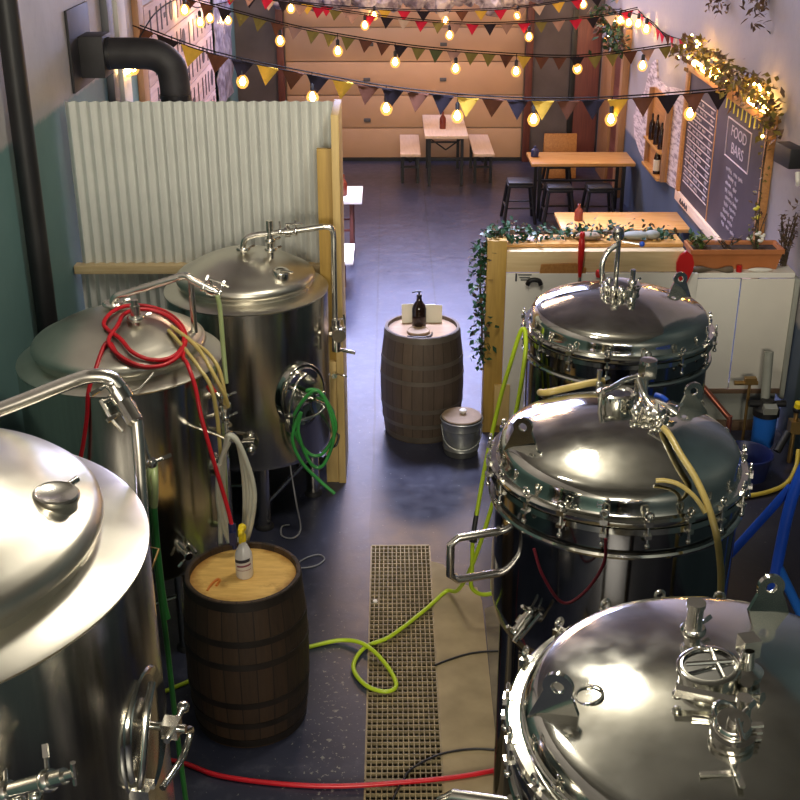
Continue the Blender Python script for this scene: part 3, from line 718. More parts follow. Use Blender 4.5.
# R3, far right
k3 = (1.253, 6.215, 1.80, .523)
v3 = kettle(*k3, 'far polished steel vessel with a bolted lid below the planter', n=16, rot=.12, lug_ang=(28,), dome=.20)
Z = v3.ztop
b = MB(); zz = Z(1.25, 6.30); b.cyl((1.25, 6.36, zz-.02), (1.25, 6.36, zz+.26), .014, 12); b.lathe([(0, 0), (.025, 0), (.034, .02), (.034, .055), (.02, .07), (0, .07)], (1.25, 6.36, zz+.25), (-.2, 0, 1), 18)
b.cyl((1.27, 6.36, zz+.24), (1.36, 6.34, zz+.23), .007, 8); v3.part('spray_stack', b, M['fit'])
v3.part('valve_knob', MB().ball((1.375, 6.34, zz+.23), .016, 10), M['blue'], label='blue valve knob')
b = MB(); b.tube([(1.24, 6.36, zz+.22), (1.19, 6.35, zz+.18), (1.165, 6.34, zz+.12), (1.165, 6.33, zz+.06)], .016, 10); b.cyl((1.165, 6.33, zz+.06), (1.165, 6.33, zz+.0), .011, 10); v3.part('elbow_pipe', b, M['fit'])
b = MB(); b.lathe([(.09, -.03), (.09, .02), (.096, .024), (.096, .036), (.05, .042), (0, .042)], (1.27, 6.24, zz), (.03, -.05, 1), 32); cov = v3.part('port_cover', b, M['mirror'])
b = MB(); b.cyl((1.31, 6.20, zz+.02), (1.31, 6.20, zz+.13), .014, 12); clamp_fit(b, (1.31, 6.20, zz+.06), (0, 0, 1), .022); b.cyl((1.30, 6.08, zz), (1.30, 6.06, zz+.05), .012, 10); b.ball((1.28, 6.04, Z(1.28, 6.04)+.02), .018, 10)
for p in ((1.17, 6.22), (1.2, 6.15), (1.24, 6.13), (1.20, 6.28)): b.ball((p[0], p[1], Z(*p)+.035), .022, 10); b.cyl((p[0], p[1], Z(*p)-.01), (p[0], p[1], Z(*p)+.06), .010, 8)
v3.part('valve_manifold', b, M['fit'])

# ---------------------------------------------------------------- barrels
def barrel(x, y, H, rh, rb, stave, hoop, head, label, seg=72):
    t = Thing('wooden_barrel', label, 'barrel', (x, y, 0), 'wooden barrels on the floor')
    def rad(z): u = (z/H-.5)*2; return rh + (rb-rh)*(1-abs(u)**2.0)
    b = MB(); prof = [(0, .03), (rh-.03, .03), (rh-.02, 0), (rh-.004, 0)]
    for k in range(25): prof.append((rad(H*k/24), H*k/24))
    prof += [(rh-.006, H+.002), (rh-.018, H), (rh-.022, H-.03), (rh-.06, H-.03)]
    b.lathe(prof, (x, y, 0), seg=seg); t.part('staves', b, stave, angle=50)
    t.part('head', MB().lathe([(0, H-.028), (rh-.02, H-.028), (rh-.02, H-.05)], (x, y, 0), seg=seg), head)
    for z, w in ((.012, .045), (.15, .035), (.30, .035), (.57, .035), (.72, .035), (.955, .045)):
        zz = z*H if z > .02 else z*H
        z0 = min(max(zz, .004), H-w-.004)
        b = MB(); b.lathe([(rad(z0)-.004, z0), (rad(z0)+.0035, z0), (rad(z0+w)+.0035, z0+w), (rad(z0+w)-.004, z0+w)], (x, y, 0), seg=seg)
        t.part('hoop', b, hoop)
    return t
barrel(-.752, 5.165, .88, .288, .318, M['stave_dark'], M['hoop_dark'], M['head'], 'near dark wooden barrel with a pale new head under the spray bottle')
barrel(.238, 8.66, .88, .285, .325, M['stave_grey'], M['hoop_grey'], M['head_grey'], 'far weathered grey barrel standing in the middle of the aisle')

# spray bottle
t = Thing('spray_bottle', 'white spray bottle with yellow trigger on the near barrel', 'bottle', (-.745, 5.17, .852))
x, y, z = -.745, 5.17, .852
bd = t.part('bottle', MB().lathe([(0, 0), (.040, 0), (.044, .008), (.044, .11), (.041, .135), (.028, .165), (.017, .19), (.015, .205), (0, .205)], (x, y, z), seg=32), M['bottle_white'])
def label_band(r, a0, a1, z0, z1, tilt, x=x, y=y):
    b = MB(); n = 12; lo, hi = [], []
    for k in range(n+1):
        a = math.radians(a0 + (a1-a0)*k/n); dz = tilt*(k/n-.5)
        lo.append(b.bm.verts.new((x+r*math.cos(a), y+r*math.sin(a), z+z0+dz))); hi.append(b.bm.verts.new((x+r*math.cos(a), y+r*math.sin(a), z+z1+dz)))
    for k in range(n): b.bm.faces.new((lo[k], lo[k+1], hi[k+1], hi[k]))
    return b
t.part('label_lettering', label_band(.0446, 205, 320, .096, .114, .012), M['ink'], bd, label='dark lettering band')
t.part('label_stripe', label_band(.0446, 225, 325, .074, .084, .012), M['ink_red'], bd, label='maroon stripe')
t.part('label_stripe', label_band(.0446, 215, 325, .052, .055, .006), M['ink_red'], bd, label='thin maroon line')
b = MB(); b.lathe([(0, .205), (.019, .203), (.019, .235), (.014, .245), (0, .245)], (x, y, z), seg=20)
t.part('collar', b, M['yellow'])
b = MB(); b.box((x-.002, y-.008, z+.265), (.03, .06, .045)); b.box((x, y-.05, z+.275), (.018, .035, .018)); b.tube([(x, y-.03, z+.262), (x-.004, y-.048, z+.24), (x-.006, y-.045, z+.215)], .008, 8); b.ball((x, y+.012, z+.27), .022, 10)
t.part('trigger_head', b, M['yellow'], bevel=.006)
b = MB(); b.tube([(-.915, 5.03, .853), (-.905, 5.07, .858), (-.880, 5.125, .858), (-.865, 5.12, .857), (-.875, 5.07, .857)], .006, 8)
single('strap', b, M['red_mark'], 'small orange strap loop lying on the near barrel head', 'strap', (-.89, 5.08, .852))

# far barrel: bottle, card, wooden disc
t = Thing('pump_bottle', 'dark brown pump bottle standing on the far grey barrel', 'bottle', (.213, 8.70, .852))
x, y, z = .213, 8.70, .852
t.part('bottle', MB().lathe([(0, 0), (.052, 0), (.055, .006), (.055, .15), (.045, .18), (.022, .215), (.018, .24), (0, .24)], (x, y, z), seg=28), M['glass_brown'])
b = MB(); b.cyl((x, y, z+.24), (x, y, z+.265), .02, 14); b.cyl((x, y, z+.265), (x, y, z+.285), .007, 8); b.tube([(x+.015, y, z+.288), (x-.02, y-.005, z+.29), (x-.055, y-.012, z+.284)], .007, 8); t.part('pump', b, M['black'])
b = MB(); b.box((.145, 8.80, .852+.075), (.13, .004, .15), (-.12, 0, .15)); b.box((.33, 8.80, .852+.07), (.13, .004, .14), (-.12, 0, -.05)); b.box((.24, 8.83, .852+.07), (.20, .004, .14), (.12, 0, .03))
single('folded_card', b, M['paper'], 'pale folded card standing behind the brown pump bottle', 'card', (.24, 8.81, .852))
b = MB(); b.lathe([(0, 0), (.085, .0), (.088, .012), (.084, .018), (0, .018)], (.205, 8.58, .852), seg=32); b.ring((.205, 8.58, .852+.016), .082, .008, seg=32, ts=6)
wd = single('wooden_coaster', b, M['cork'], 'round wooden coaster lying in front of the brown pump bottle', 'coaster', (.205, 8.58, .852))
b = MB(); b.tube([(.12, 8.49, .856), (.18, 8.46, .86), (.25, 8.46, .86), (.30, 8.50, .86), (.31, 8.56, .86)], .006, 8); b.box((.285, 8.47, .86), (.03, .012, .012), (0, 0, .4))
single('bottle_opener', b, M['black'], 'thin dark metal opener at the front edge of the far barrel head', 'opener', (.22, 8.48, .852))

# galvanized pail
t = Thing('metal_pail', 'galvanized pail with a tan lid beside the far barrel', 'pail', (.53, 8.24, 0))
x, y = .53, 8.24
t.part('pail_body', MB().lathe([(0, 0), (.125, 0), (.13, .01), (.135, .05), (.14, .055), (.137, .06), (.15, .22), (.155, .225), (.153, .235), (.158, .285), (.164, .29), (.158, .296), (.15, .29)], (x, y, 0), seg=48), M['galv'])
lid = t.part('pail_lid', MB().lathe([(0, .297), (.150, .297), (.153, .305), (.148, .312), (0, .314)], (x, y, 0), seg=48), M['cork'], label='tan lid')
b = MB(); b.lathe([(0, .312), (.012, .312), (.012, .325), (.026, .33), (.028, .345), (.018, .355), (0, .357)], (x+.01, y+.02, 0), seg=20); t.part('lid_knob', b, M['white'], lid, label='white lid knob')
b = MB(); b.tube([(x-.155, y-.03, .25), (x-.13, y-.12, .15), (x-.05, y-.165, .10), (x+.05, y-.165, .10), (x+.13, y-.12, .15), (x+.155, y-.03, .25)], .005, 8); t.part('bail_handle', b, M['galv'])

# ---------------------------------------------------------------- corrugated partition
t = Thing('corrugated_partition', 'corrugated metal partition on a yellow timber frame at the left', 'partition', (-1.3, 8.25, 0))
def corr(x0, x1, y, z0, z1, pitch=.071, amp=.019):
    b = MB(); n = int((x1-x0)/pitch*8); lo, hi = [], []
    for k in range(n+1):
        xx = x0 + (x1-x0)*k/n; yy = y + amp*math.cos(2*PI*xx/pitch)
        lo.append(b.bm.verts.new((xx, yy, z0))); hi.append(b.bm.verts.new((xx, yy, z1)))
    for k in range(n): b.bm.faces.new((lo[k], lo[k+1], hi[k+1], hi[k]))
    ex = bmesh.ops.extrude_face_region(b.bm, geom=b.bm.faces[:])
    bmesh.ops.translate(b.bm, verts=[g for g in ex['geom'] if isinstance(g, bmesh.types.BMVert)], vec=(0, .0015, 0))
    return b
t.part('upper_sheet', corr(-2.20, -.39, 8.20, 1.50, 2.665), M['corr'])
t.part('lower_sheet', corr(-2.22, -.42, 8.225, .02, 1.50), M['corr'])
t.part('rail', MB().span(-2.24, -.42, 8.12, 8.21, 1.475, 1.535), M['pale_wood'], bevel=.004)
t.part('rear_rail', MB().span(-2.19, -.42, 8.245, 8.29, 2.50, 2.60), M['pale_wood'], bevel=.004)
t.part('corner_post', MB().span(-.385, -.335, 7.74, 8.30, .0, 2.66), M['pale_wood_v'], bevel=.003)
t.part('front_stud', MB().span(-.485, -.387, 7.80, 7.845, .9, 2.43), M['yellow_wood'], bevel=.003)
t.part('front_stud_foot', MB().span(-.475, -.387, 7.755, 7.797, .0, .95), M['pale_wood_v'], bevel=.003)
b = MB(); b.cyl((-.40, 7.76, .86), (-.40, 7.71, .86), .02, 12); b.tube([(-.38, 7.73, .87), (-.34, 7.70, .87), (-.31, 7.70, .86)], .006, 8); t.part('hook', b, M['fit'])
b = MB(); b.tube([(-.45, 7.75, .36), (-.44, 7.71, .31), (-.40, 7.70, .33), (-.38, 7.73, .38), (-.39, 7.75, .40)], .009, 8); t.part('lower_hook', b, M['black'])

# exhaust duct on the left wall
t = Thing('exhaust_duct', 'black exhaust duct elbowing out of the left wall above the corrugated sheet', 'duct', (XL, 9.0, 2.9))
t.part('wall_plate', MB().box((XL+.012, 8.95, 2.92), (.02, .62, .56), (0, 0, 0)), M['black_rough'], bevel=.004)
t.part('duct_box', MB().span(XL+.02, -2.055, 8.86, 9.14, 2.71, 3.0), M['black_rough'], bevel=.006)
b = MB(); b.tube([(-2.08, 9.0, 2.865), (-1.86, 9.0, 2.865), (-1.72, 9.0, 2.855), (-1.63, 9.0, 2.80), (-1.59, 9.0, 2.70), (-1.585, 9.0, 2.4), (-1.585, 9.0, 1.4), (-1.585, 9.0, .02)], .112, 24, 6); t.part('elbow_pipe', b, M['black_rough'])
for p, d in (((-2.04, 9, 2.865), (1, 0, 0)), ((-1.587, 9, 2.56), (0, 0, 1))):
    t.part('pipe_collar', MB().lathe([(.11, -.012), (.117, -.012), (.117, .012), (.11, .012)], p, d, 28), M['black'])
# black standpipe
t = Thing('standpipe', 'tall black pipe running up the left wall behind the middle fermenter', 'pipe', (-2.165, 7.1, 0))
t.part('pipe', MB().cyl((-2.165, 7.1, 0), (-2.165, 7.1, ZC), .066, 24), M['black'])
for z in (.8, 4.3): t.part('wall_bracket', MB().span(XL+.001, -2.14, 7.02, 7.18, z-.03, z+.03), M['black_rough'], bevel=.004)

# ---------------------------------------------------------------- right half wall of the bar
t = Thing('half_wall', 'white panelled half wall on a timber frame behind the far right vessel', 'half wall', (1.9, 8.65, 0))
t.part('end_post', MB().span(.715, .86, 8.58, 8.72, .0, 1.575), M['yellow_wood'], bevel=.004)
t.part('post_foot', MB().span(.80, .92, 8.54, 8.578, .08, .42), M['pale_wood_v'], bevel=.003)
t.part('top_rail', MB().span(.862, 2.20, 8.60, 8.75, 1.325, 1.485), M['pale_wood'], bevel=.004)
t.part('top_board', MB().span(.862, 2.20, 8.70, 8.95, 1.487, 1.515), M['orange_wood'], bevel=.004)
t.part('ledge', MB().span(2.202, 3.04, 8.60, 8.95, 1.275, 1.315), M['white'], bevel=.004)
t.part('white_panel', MB().span(.862, 2.30, 8.572, 8.598, .12, 1.323), M['white'], bevel=.003)
t.part('white_panel', MB().box((2.465, 8.585, .825), (.325, .012, .90), (0, 0, 0)), M['white'], bevel=.003)
t.part('white_panel', MB().box((2.835, 8.580, .825), (.40, .012, .90), (0, 0, .02)), M['white2'], bevel=.003)
t.part('grey_panel', MB().span(2.0, 3.03, 8.64, 8.66, .06, .40), M['greypanel'])
t.part('batten', MB().span(2.2, 3.05, 8.57, 8.62, .335, .37), M['brownboard'], bevel=.003)
t.part('base_board', MB().span(2.0, 3.03, 8.60, 8.638, .0, .08), M['brownboard'], bevel=.003)
t.part('edge_strip', MB().span(3.035, 3.07, 8.55, 8.66, .3, 1.28), M['greypanel'], bevel=.003)
# small sign on the panel
b = MB(); b.box((.935, 8.568, 1.295), (.012, .006, .06))
for k, dz in enumerate((.02, -.002, -.02)): b.box((1.00, 8.568, 1.295+dz), (.10-.02*k, .006, .006))
t.part('printed_mark', b, M['ink'])
b = MB(); b.tube([(1.02, 8.55, 1.245), (1.035, 8.54, 1.275), (1.07, 8.54, 1.285), (1.105, 8.54, 1.275), (1.12, 8.55, 1.245)], .018, 10)
single('arched_band', b, M['black'], 'small black arched band hung on the white panel beside the printed mark', 'band', (1.07, 8.55, 1.25))
b = MB(); b.prism([(1.10, 1.24), (1.45, 1.26), (1.46, 1.36), (1.38, 1.40), (1.12, 1.39)], .02, Matrix(((1, 0, 0, 0), (0, 0, -1, 8.595), (0, 1, 0, 0), (0, 0, 0, 1))))
single('wooden_board', b, M['frame_wood'], 'small rough wooden board nailed to the top rail over the white panel', 'board', (1.28, 8.59, 1.24))
# red tap handle, red paddle
t = Thing('tap_handle', 'tall red tap handle rising above the timber rail', 'tap handle', (1.41, 8.56, 1.3))
t.part('handle_shaft', MB().lathe([(0, 0), (.012, 0), (.02, .10), (.026, .24), (.022, .29), (.016, .30), (.022, .32), (.016, .345), (0, .35)], (1.41, 8.56, 1.30), seg=18), M['redpaint'])
t.part('ferrule', MB().cyl((1.41, 8.56, 1.26), (1.41, 8.56, 1.30), .016, 14), M['fit'])
b = MB(); b.lathe([(0, 0), (.03, .004), (.036, .03), (.03, .055), (0, .06)], (1.56, 8.55, 1.30), seg=18)
single('red_knob', b, M['redpaint'], 'small round red knob on the timber rail left of the valve stack', 'knob', (1.56, 8.55, 1.30))  # a round red knob on the rail
b = MB(); pts = [(-.012, -.16), (.012, -.16), (.03, -.10), (.062, -.02), (.066, .04), (.045, .10), (.0, .135), (-.045, .10), (-.066, .04), (-.062, -.02), (-.03, -.10)]
b.prism(pts, .018, Matrix(((1, 0, 0, 2.19), (0, 0, -1, 8.565), (0, 1, 0, 1.37), (0, 0, 0, 1))))
single('red_paddle', b, M['redpaint'], 'red leaf shaped paddle standing against the rail left of the planter', 'paddle', (2.19, 8.55, 1.21), bevel=.004)

def foliage(b, path, n, spread, L, w, droop=.3):
    P = catmull(path, 10)
    for _ in range(n):
        p = random.choice(P) + V((random.gauss(0, spread), random.gauss(0, spread), random.gauss(0, spread)))
        d = V((random.uniform(-1, 1), random.uniform(-1, 1), random.uniform(-1, 1) - droop))
        b.leaf(p, L*random.uniform(.6, 1.3), w*random.uniform(.7, 1.2), d, V((random.uniform(-1, 1), random.uniform(-1, 1), 1)))
    return b
def garland(name, label, path, n, spread, L, w, m1, m2, n2=0, loc=None):
    t = Thing(name, label, 'garland', loc or path[0])
    t.part('stem', MB().tube(path, .008, 6), M['stem'])
    t.part('leaves', foliage(MB(), path, n, spread, L, w), m1)
    if n2: t.part('accent_leaves', foliage(MB(), path, n2, spread*1.1, L, w), m2)
    return t
garland('leaf_garland', 'green and tan leaf garland draped along the timber rail and its end post',
        [(.70, 8.60, .62), (.69, 8.60, .95), (.67, 8.62, 1.25), (.69, 8.64, 1.50), (.80, 8.72, 1.60), (1.0, 8.80, 1.57), (1.3, 8.85, 1.55), (1.6, 8.86, 1.56), (1.9, 8.86, 1.55), (2.15, 8.84, 1.54)],
        900, .038, .055, .036, M['leaf'], M['leaf_brown'], 160)
# lumps on the rail
b = MB(); b.ball((1.50, 8.80, 1.545), .07, 14, (1.5, .8, .45)); single('burlap_bundle', b, M['cork'], 'tan rounded bundle lying among the garland right of the red tap handle', 'bundle', (1.50, 8.80, 1.515))
b = MB(); b.ball((1.86, 8.80, 1.55), .06, 14, (1.9, .9, .55)); b.ball((1.98, 8.80, 1.555), .05, 12, (1.2, 1, .7)); single('cloth', b, M['greypanel'], 'crumpled grey cloth lying on the timber rail', 'cloth', (1.86, 8.80, 1.515))
# planter with plants
t = Thing('window_box_planter', 'long terracotta window box planter standing on the ledge', 'planter', (2.60, 8.78, 1.315))
b = MB(); x0, x1, y0, y1, z0, z1 = 2.26, 2.95, 8.66, 8.90, 1.315, 1.475
def trough(b, x0, x1, y0, y1, z0, z1, tp=.03, th=.012):
    o = [(x0+tp, y0+tp, z0), (x1-tp, y0+tp, z0), (x1-tp, y1-tp, z0), (x0+tp, y1-tp, z0)]
    u = [(x0, y0, z1), (x1, y0, z1), (x1, y1, z1), (x0, y1, z1)]
    i = [(x0+th, y0+th, z1), (x1-th, y0+th, z1), (x1-th, y1-th, z1), (x0+th, y1-th, z1)]
    j = [(x0+tp, y0+tp, z1-.06), (x1-tp, y0+tp, z1-.06), (x1-tp, y1-tp, z1-.06), (x0+tp, y1-tp, z1-.06)]
    R = [[b.bm.verts.new(p) for p in q] for q in (o, u, i, j)]
    b.bm.faces.new(R[0]); b.bm.faces.new(R[3])
    for a, c in zip(R, R[1:]):
        for k in range(4): b.bm.faces.new((a[k], a[(k+1) % 4], c[(k+1) % 4], c[k]))
    return b
t.part('trough', trough(b, x0, x1, y0, y1, z0, z1), M['terracotta'])
b = MB(); b.span(x0-.006, x1+.006, y0-.008, y0, z1-.03, z1+.003); b.span(x0-.006, x1+.006, y1, y1+.008, z1-.03, z1+.003); b.span(x0-.008, x0, y0, y1, z1-.03, z1+.003); b.span(x1, x1+.008, y0, y1, z1-.03, z1+.003)
t.part('rim', b, M['terracotta'])
t.part('soil', MB().span(x0+.015, x1-.015, y0+.015, y1-.015, z1-.06, z1-.025), M['soil'])
def plant(name, label, x, y, z, stems, h, lean, m1, nleaf, L, fl=None, group='plants in the planter'):
    t = Thing(name, label, 'plant', (x, y, z), group)
    bs, bl, bf = MB(), MB(), MB(); nf = 0
    for k in range(stems):
        a = random.uniform(0, 2*PI); e = V((x + math.cos(a)*lean, y + math.sin(a)*lean*.6, z + h*random.uniform(.6, 1.1)))
        p0 = V((x + random.uniform(-.02, .02), y + random.uniform(-.02, .02), z-.02)); mid = p0.lerp(e, .5) + V((0, 0, h*.12))
        bs.tube([p0, mid, e], .004, 6, 5)
        for j in range(nleaf):
            q = p0.lerp(mid, random.random()*2) if random.random() < .5 else mid.lerp(e, random.random())
            bl.leaf(q, L*random.uniform(.6, 1.2), L*.5, (random.uniform(-1, 1), random.uniform(-1, 1), random.uniform(-.4, .7)), (0, 0, 1))
        if fl and k % 2 == 0:
            bf.ball(e, .022, 8, (1, 1, .6)); bf.ball(e+V((.015, 0, .012)), .014, 8); nf += 1
    t.part('stem', bs, M['stem']); t.part('leaves', bl, m1)
    if nf: t.part('flower', bf, fl, label='flower heads')
    return t
zs = 1.45
plant('trailing_plant', 'low green trailing plant at the left end of the planter', 2.36, 8.80, zs, 9, .10, .09, M['leaf_green'], 14, .05)
plant('trailing_plant', 'sparse dry plant in the middle of the planter', 2.56, 8.78, zs, 6, .07, .10, M['leaf_brown'], 8, .04)
plant('flowering_plant', 'white flowered plant near the right end of the planter', 2.76, 8.76, zs, 8, .11, .06, M['leaf_green'], 8, .035, M['flower_white'])
plant('flowering_plant', 'tall plant with yellow flowers rising in front of the chalkboard', 2.80, 8.82, zs, 4, .32, .05, M['leaf_brown'], 6, .04, M['flower_yellow'])
plant('twiggy_shrub', 'dark twiggy dried plant beside the right end of the planter', 3.0, 8.78, 1.315, 14, .40, .06, M['leaf_brown'], 12, .05, None, None)
b = MB(); b.tube([(2.26, 8.615, 1.335), (2.36, 8.61, 1.34), (2.48, 8.615, 1.335), (2.57, 8.62, 1.335)], lambda u: .018+.01*math.sin(u*9), 10); single('rag', b, M['rag'], 'dark brown rolled rag in front of the planter', 'rag', (2.4, 8.615, 1.315))
b = MB(); b.lathe([(0, 0), (.022, 0), (.022, .05), (0, .05)], (2.62, 8.625, 1.316), seg=18); tt = single('small_can', b, M['redpaint'], 'small red can lying at the front foot of the planter', 'can', (2.62, 8.625, 1.316))
b = MB(); b.ball((2.78, 8.625, 1.332), .03, 12, (3.2, .7, .55)); single('white_cloth', b, M['white'], 'white folded cloth in front of the right half of the planter', 'cloth', (2.78, 8.625, 1.316))

# ---------------------------------------------------------------- chalkboard on the right wall
XB = XR-.035
t = Thing('chalkboard', 'large framed chalkboard menu on the right wall', 'chalkboard', (XB, 11.0, .95))
y0, y1, z0, z1 = 9.66, 12.42, .96, 2.20
t.part('writing_surface', MB().span(XB, XR-.004, y0, y1, z0, z1), M['chalkboard'])
for nm, a in (('frame_bottom', (y0-.09, y1+.09, z0-.10, z0)), ('frame_top', (y0-.09, y1+.09, z1, z1+.09)), ('frame_near', (y0-.09, y0, z0, z1)), ('frame_far', (y1, y1+.09, z0, z1)), ('frame_divider', (11.265, 11.285, z0, z1))):
    t.part(nm, MB().span(XB-(.03 if nm != 'frame_divider' else .006), XR-.004, a[0], a[1], a[2], a[3]), M['frame_wood'] if nm != 'frame_bottom' else M['bench_wood'], bevel=.004)
xw = XB-.003
b = MB(); nrow = 13
for k in range(nrow):
    zz = z1-.20 - k*(z1-z0-.34)/(nrow-1)
    b.span(xw, xw+.002, 11.34, 12.34, zz-.005, zz+.005)
t.part('ruled_lines', b, M['chalk_hot'])
b = MB()
def scribble(b, ya, yb, zz, h):
    y = ya
    while y > yb + .05:
        wl = random.uniform(.08, .22); pts = []
        yy = y; up = True
        while yy > max(y-wl, yb): pts.append((xw, yy, zz + (h if up else -h)*random.uniform(.4, 1))); yy -= random.uniform(.012, .022); up = not up
        if len(pts) > 1: b.tube(pts, .0035, 4, 1, False, False)
        y -= wl + random.uniform(.03, .07)
for k in range(nrow-1):
    zz = z1-.20 - (k+.5)*(z1-z0-.34)/(nrow-1)
    scribble(b, 12.30, 11.55 + random.uniform(0, .2), zz, .018); scribble(b, 11.48, 11.37, zz, .018)
t.part('menu_writing', b, M['chalk'])
# heading box
b = MB(); ya, yb, za, zb = 10.86, 10.12, 1.70, 2.04
b.tube([(xw, ya, za), (xw, ya+.01, zb), (xw, yb, zb), (xw, yb-.01, za)], .007, 5, 1, True, False)
t.part('heading_box', b, M['chalk'])
def wall_text(body, size, yc, zc, m, nm, sx=1.0):
    Mx = Matrix(((0, 0, -1, xw), (-sx, 0, 0, yc), (0, 1, 0, zc), (0, 0, 0, 1)))
    o = link(nm, text_mesh(body, size, m, nm, Matrix.Translation(-t.loc) @ Mx), t.e); return o
wall_text('FOOD', .135, 10.49, 1.945, M['chalk'], 'heading_text', 1.3)
wall_text('BARS', .135, 10.49, 1.80, M['chalk'], 'heading_text', 1.3)
b = MB()
for k in range(9):
    zz = 1.60 - k*.062; scribble(b, 10.80-random.uniform(0, .12), 10.30 + random.uniform(-.12, .1), zz, .02)
t.part('chalk_writing', b, M['chalk'])
b = MB()
for yy in [9.78 + .13*k for k in range(10)]: b.tube([(XB-.012, yy, z1-.005), (XB-.014, yy+.005, z1-random.uniform(.07, .14))], .006, 5, 1, False, False)
t.part('hanging_strips', b, M['flower_yellow'])
b = MB()
for yc, n in ((12.25, 4), (10.55, 5)):
    for k in range(n): b.tube([(XB-.033, yc-.09*k, z0-.075), (XB-.033, yc-.09*k-.02, z0-.03), (XB-.033, yc-.09*k-.05, z0-.05), (XB-.033, yc-.09*k-.045, z0-.08)], .006, 5, 2)
t.part('frame_lettering', b, M['ink'])
for k, (ya, yb) in enumerate(((12.10, 11.28), (10.10, 9.68))):
    lt = Thing('picture_lamp', ('glowing tube lamp on the far top corner of the chalkboard', 'glowing tube lamp on the near top corner of the chalkboard')[k], 'lamp', (XB-.06, (ya+yb)/2, 2.27), 'tube lamps over the chalkboard')
    lt.part('lamp_tube', MB().cyl((XB-.055, ya, 2.325), (XB-.055, yb, 2.325), .028, 14), M['lamp'])
    lt.part('lamp_holder', MB().box((XB-.02, (ya+yb)/2, 2.315), (.07, .06, .04)), M['black'])
def light_garland(name, label, path, n, spread, nl, m1=M['leaf_gold'], m2=M['leaf_brown']):
    g = garland(name, label, path, n, spread, .085, .05, m1, m2, n//2)
    P = catmull(path, 10)
    me = MB().ball((0, 0, 0), .013, 8).mesh('fairy_bulb', M['fairy'])
    for k in range(nl):
        p = random.choice(P) + V((random.uniform(-.06, 0), random.gauss(0, .05), random.gauss(0, spread)))
        link('fairy_bulb', me, g.e, Matrix.Translation(p - g.loc))
    return g
light_garland('leafy_garland', 'leafy garland with fairy lights along the top of the chalkboard', [(2.98, 12.6, 2.36), (2.98, 12.2, 2.47), (2.98, 11.6, 2.46), (2.97, 11.0, 2.42), (2.97, 10.5, 2.38), (2.97, 10.0, 2.46), (2.98, 9.6, 2.42), (3.0, 9.5, 2.2)], 460, .06, 26)
garland('leaf_trail', 'thin leaf trail hanging down the near side frame of the chalkboard', [(3.01, 9.58, 2.2), (3.01, 9.60, 1.9), (3.01, 9.58, 1.6), (3.01, 9.6, 1.35)], 60, .025, .05, .03, M['leaf_gold'], M['leaf_brown'], 20)
garland('door_swag', 'dark leaf swag hung above the door in the right wall', [(2.88, 17.2, 2.28), (2.88, 16.6, 2.20), (2.88, 16.1, 2.12), (2.88, 15.6, 2.00)], 200, .07, .11, .06, M['leaf'], M['leaf_brown'], 140)

# wall shelf with bottles
t = Thing('wall_shelf', 'open wooden box shelf on the whitewashed brick patch', 'shelf', (3.0, 13.6, .88))
ya, yb, za, zb = 13.12, 14.08, .88, 1.76
t.part('back_panel', MB().span(XR-.045, XR-.021, ya, yb, za, zb), M['frame_wood'])
t.part('side_panel', MB().span(2.985, XR-.046, ya, ya+.04, za, zb), M['brown_frame'], bevel=.003); t.part('side_panel', MB().span(2.985, XR-.046, yb-.04, yb, za, zb), M['brown_frame'], bevel=.003)
for z in (za, za+.30): t.part('shelf_board', MB().span(2.955, XR-.046, ya+.041, yb-.041, z, z+.03), M['orange_wood'], bevel=.003)
def bottle(label, x, y, z, h, r, m, lab=None, group=None):
    t = Thing('bottle', label, 'bottle', (x, y, z), group)
    bb = t.part('bottle_body', MB().lathe([(0, 0), (r*.95, 0), (r, .006), (r, h*.55), (r*.85, h*.64), (r*.38, h*.78), (r*.34, h*.97), (0, h)], (x, y, z), seg=20), m)
    if lab: t.part('bottle_label', MB().lathe([(r*1.01, h*.12), (r*1.02, h*.13), (r*1.02, h*.50), (r*1.01, h*.51)], (x, y, z), seg=20), lab, bb)
    return t
bottle('dark bottle with cream label on the lower board of the wall shelf', 2.995, 13.40, .91, .32, .038, M['glass_brown'], M['paper'], 'bottles on the wall shelf')
for k, (yy, h, d) in enumerate(((13.30, .30, 'nearest'), (13.55, .34, 'middle'), (13.82, .30, 'farthest'))):
    bottle('dark bottle on the upper board of the wall shelf, %s of the three' % d, 2.998, yy, 1.21, h, .034, M['glass_brown'], None, 'bottles on the wall shelf')
# wall speaker on the right
t = Thing('wall_speaker', 'black box speaker on the right wall at the picture edge', 'speaker', (3.0, 8.95, 2.1))
t.part('speaker_box', MB().box((2.985, 8.93, 2.13), (.12, .28, .15), (0, 0, .12)), M['black'], bevel=.01); t.part('mount', MB().box((3.06, 8.98, 2.12), (.04, .1, .1)), M['black_rough'])
t.part('cable_end', MB().tube([(3.02, 8.80, 2.03), (3.02, 8.77, 1.98), (3.03, 8.79, 1.94)], .018, 8), M['white'], label='white cable end')
b = foliage(MB(), [(3.03, 10.3, 3.12), (3.0, 10.2, 3.02), (3.0, 10.15, 2.96)], 40, .05, .08, .03); foliage(b, [(3.03, 11.6, 3.1), (3.0, 11.5, 3.0), (3.0, 11.4, 2.92)], 60, .06, .08, .03); foliage(b, [(3.04, 11.9, 3.16), (3.03, 10.2, 3.16)], 120, .05, .08, .03)
single('hanging_vine', b, M['leaf_brown'], 'dry brown vine hanging down the right wall at the top edge', 'vine', (3.03, 11, 3.1))

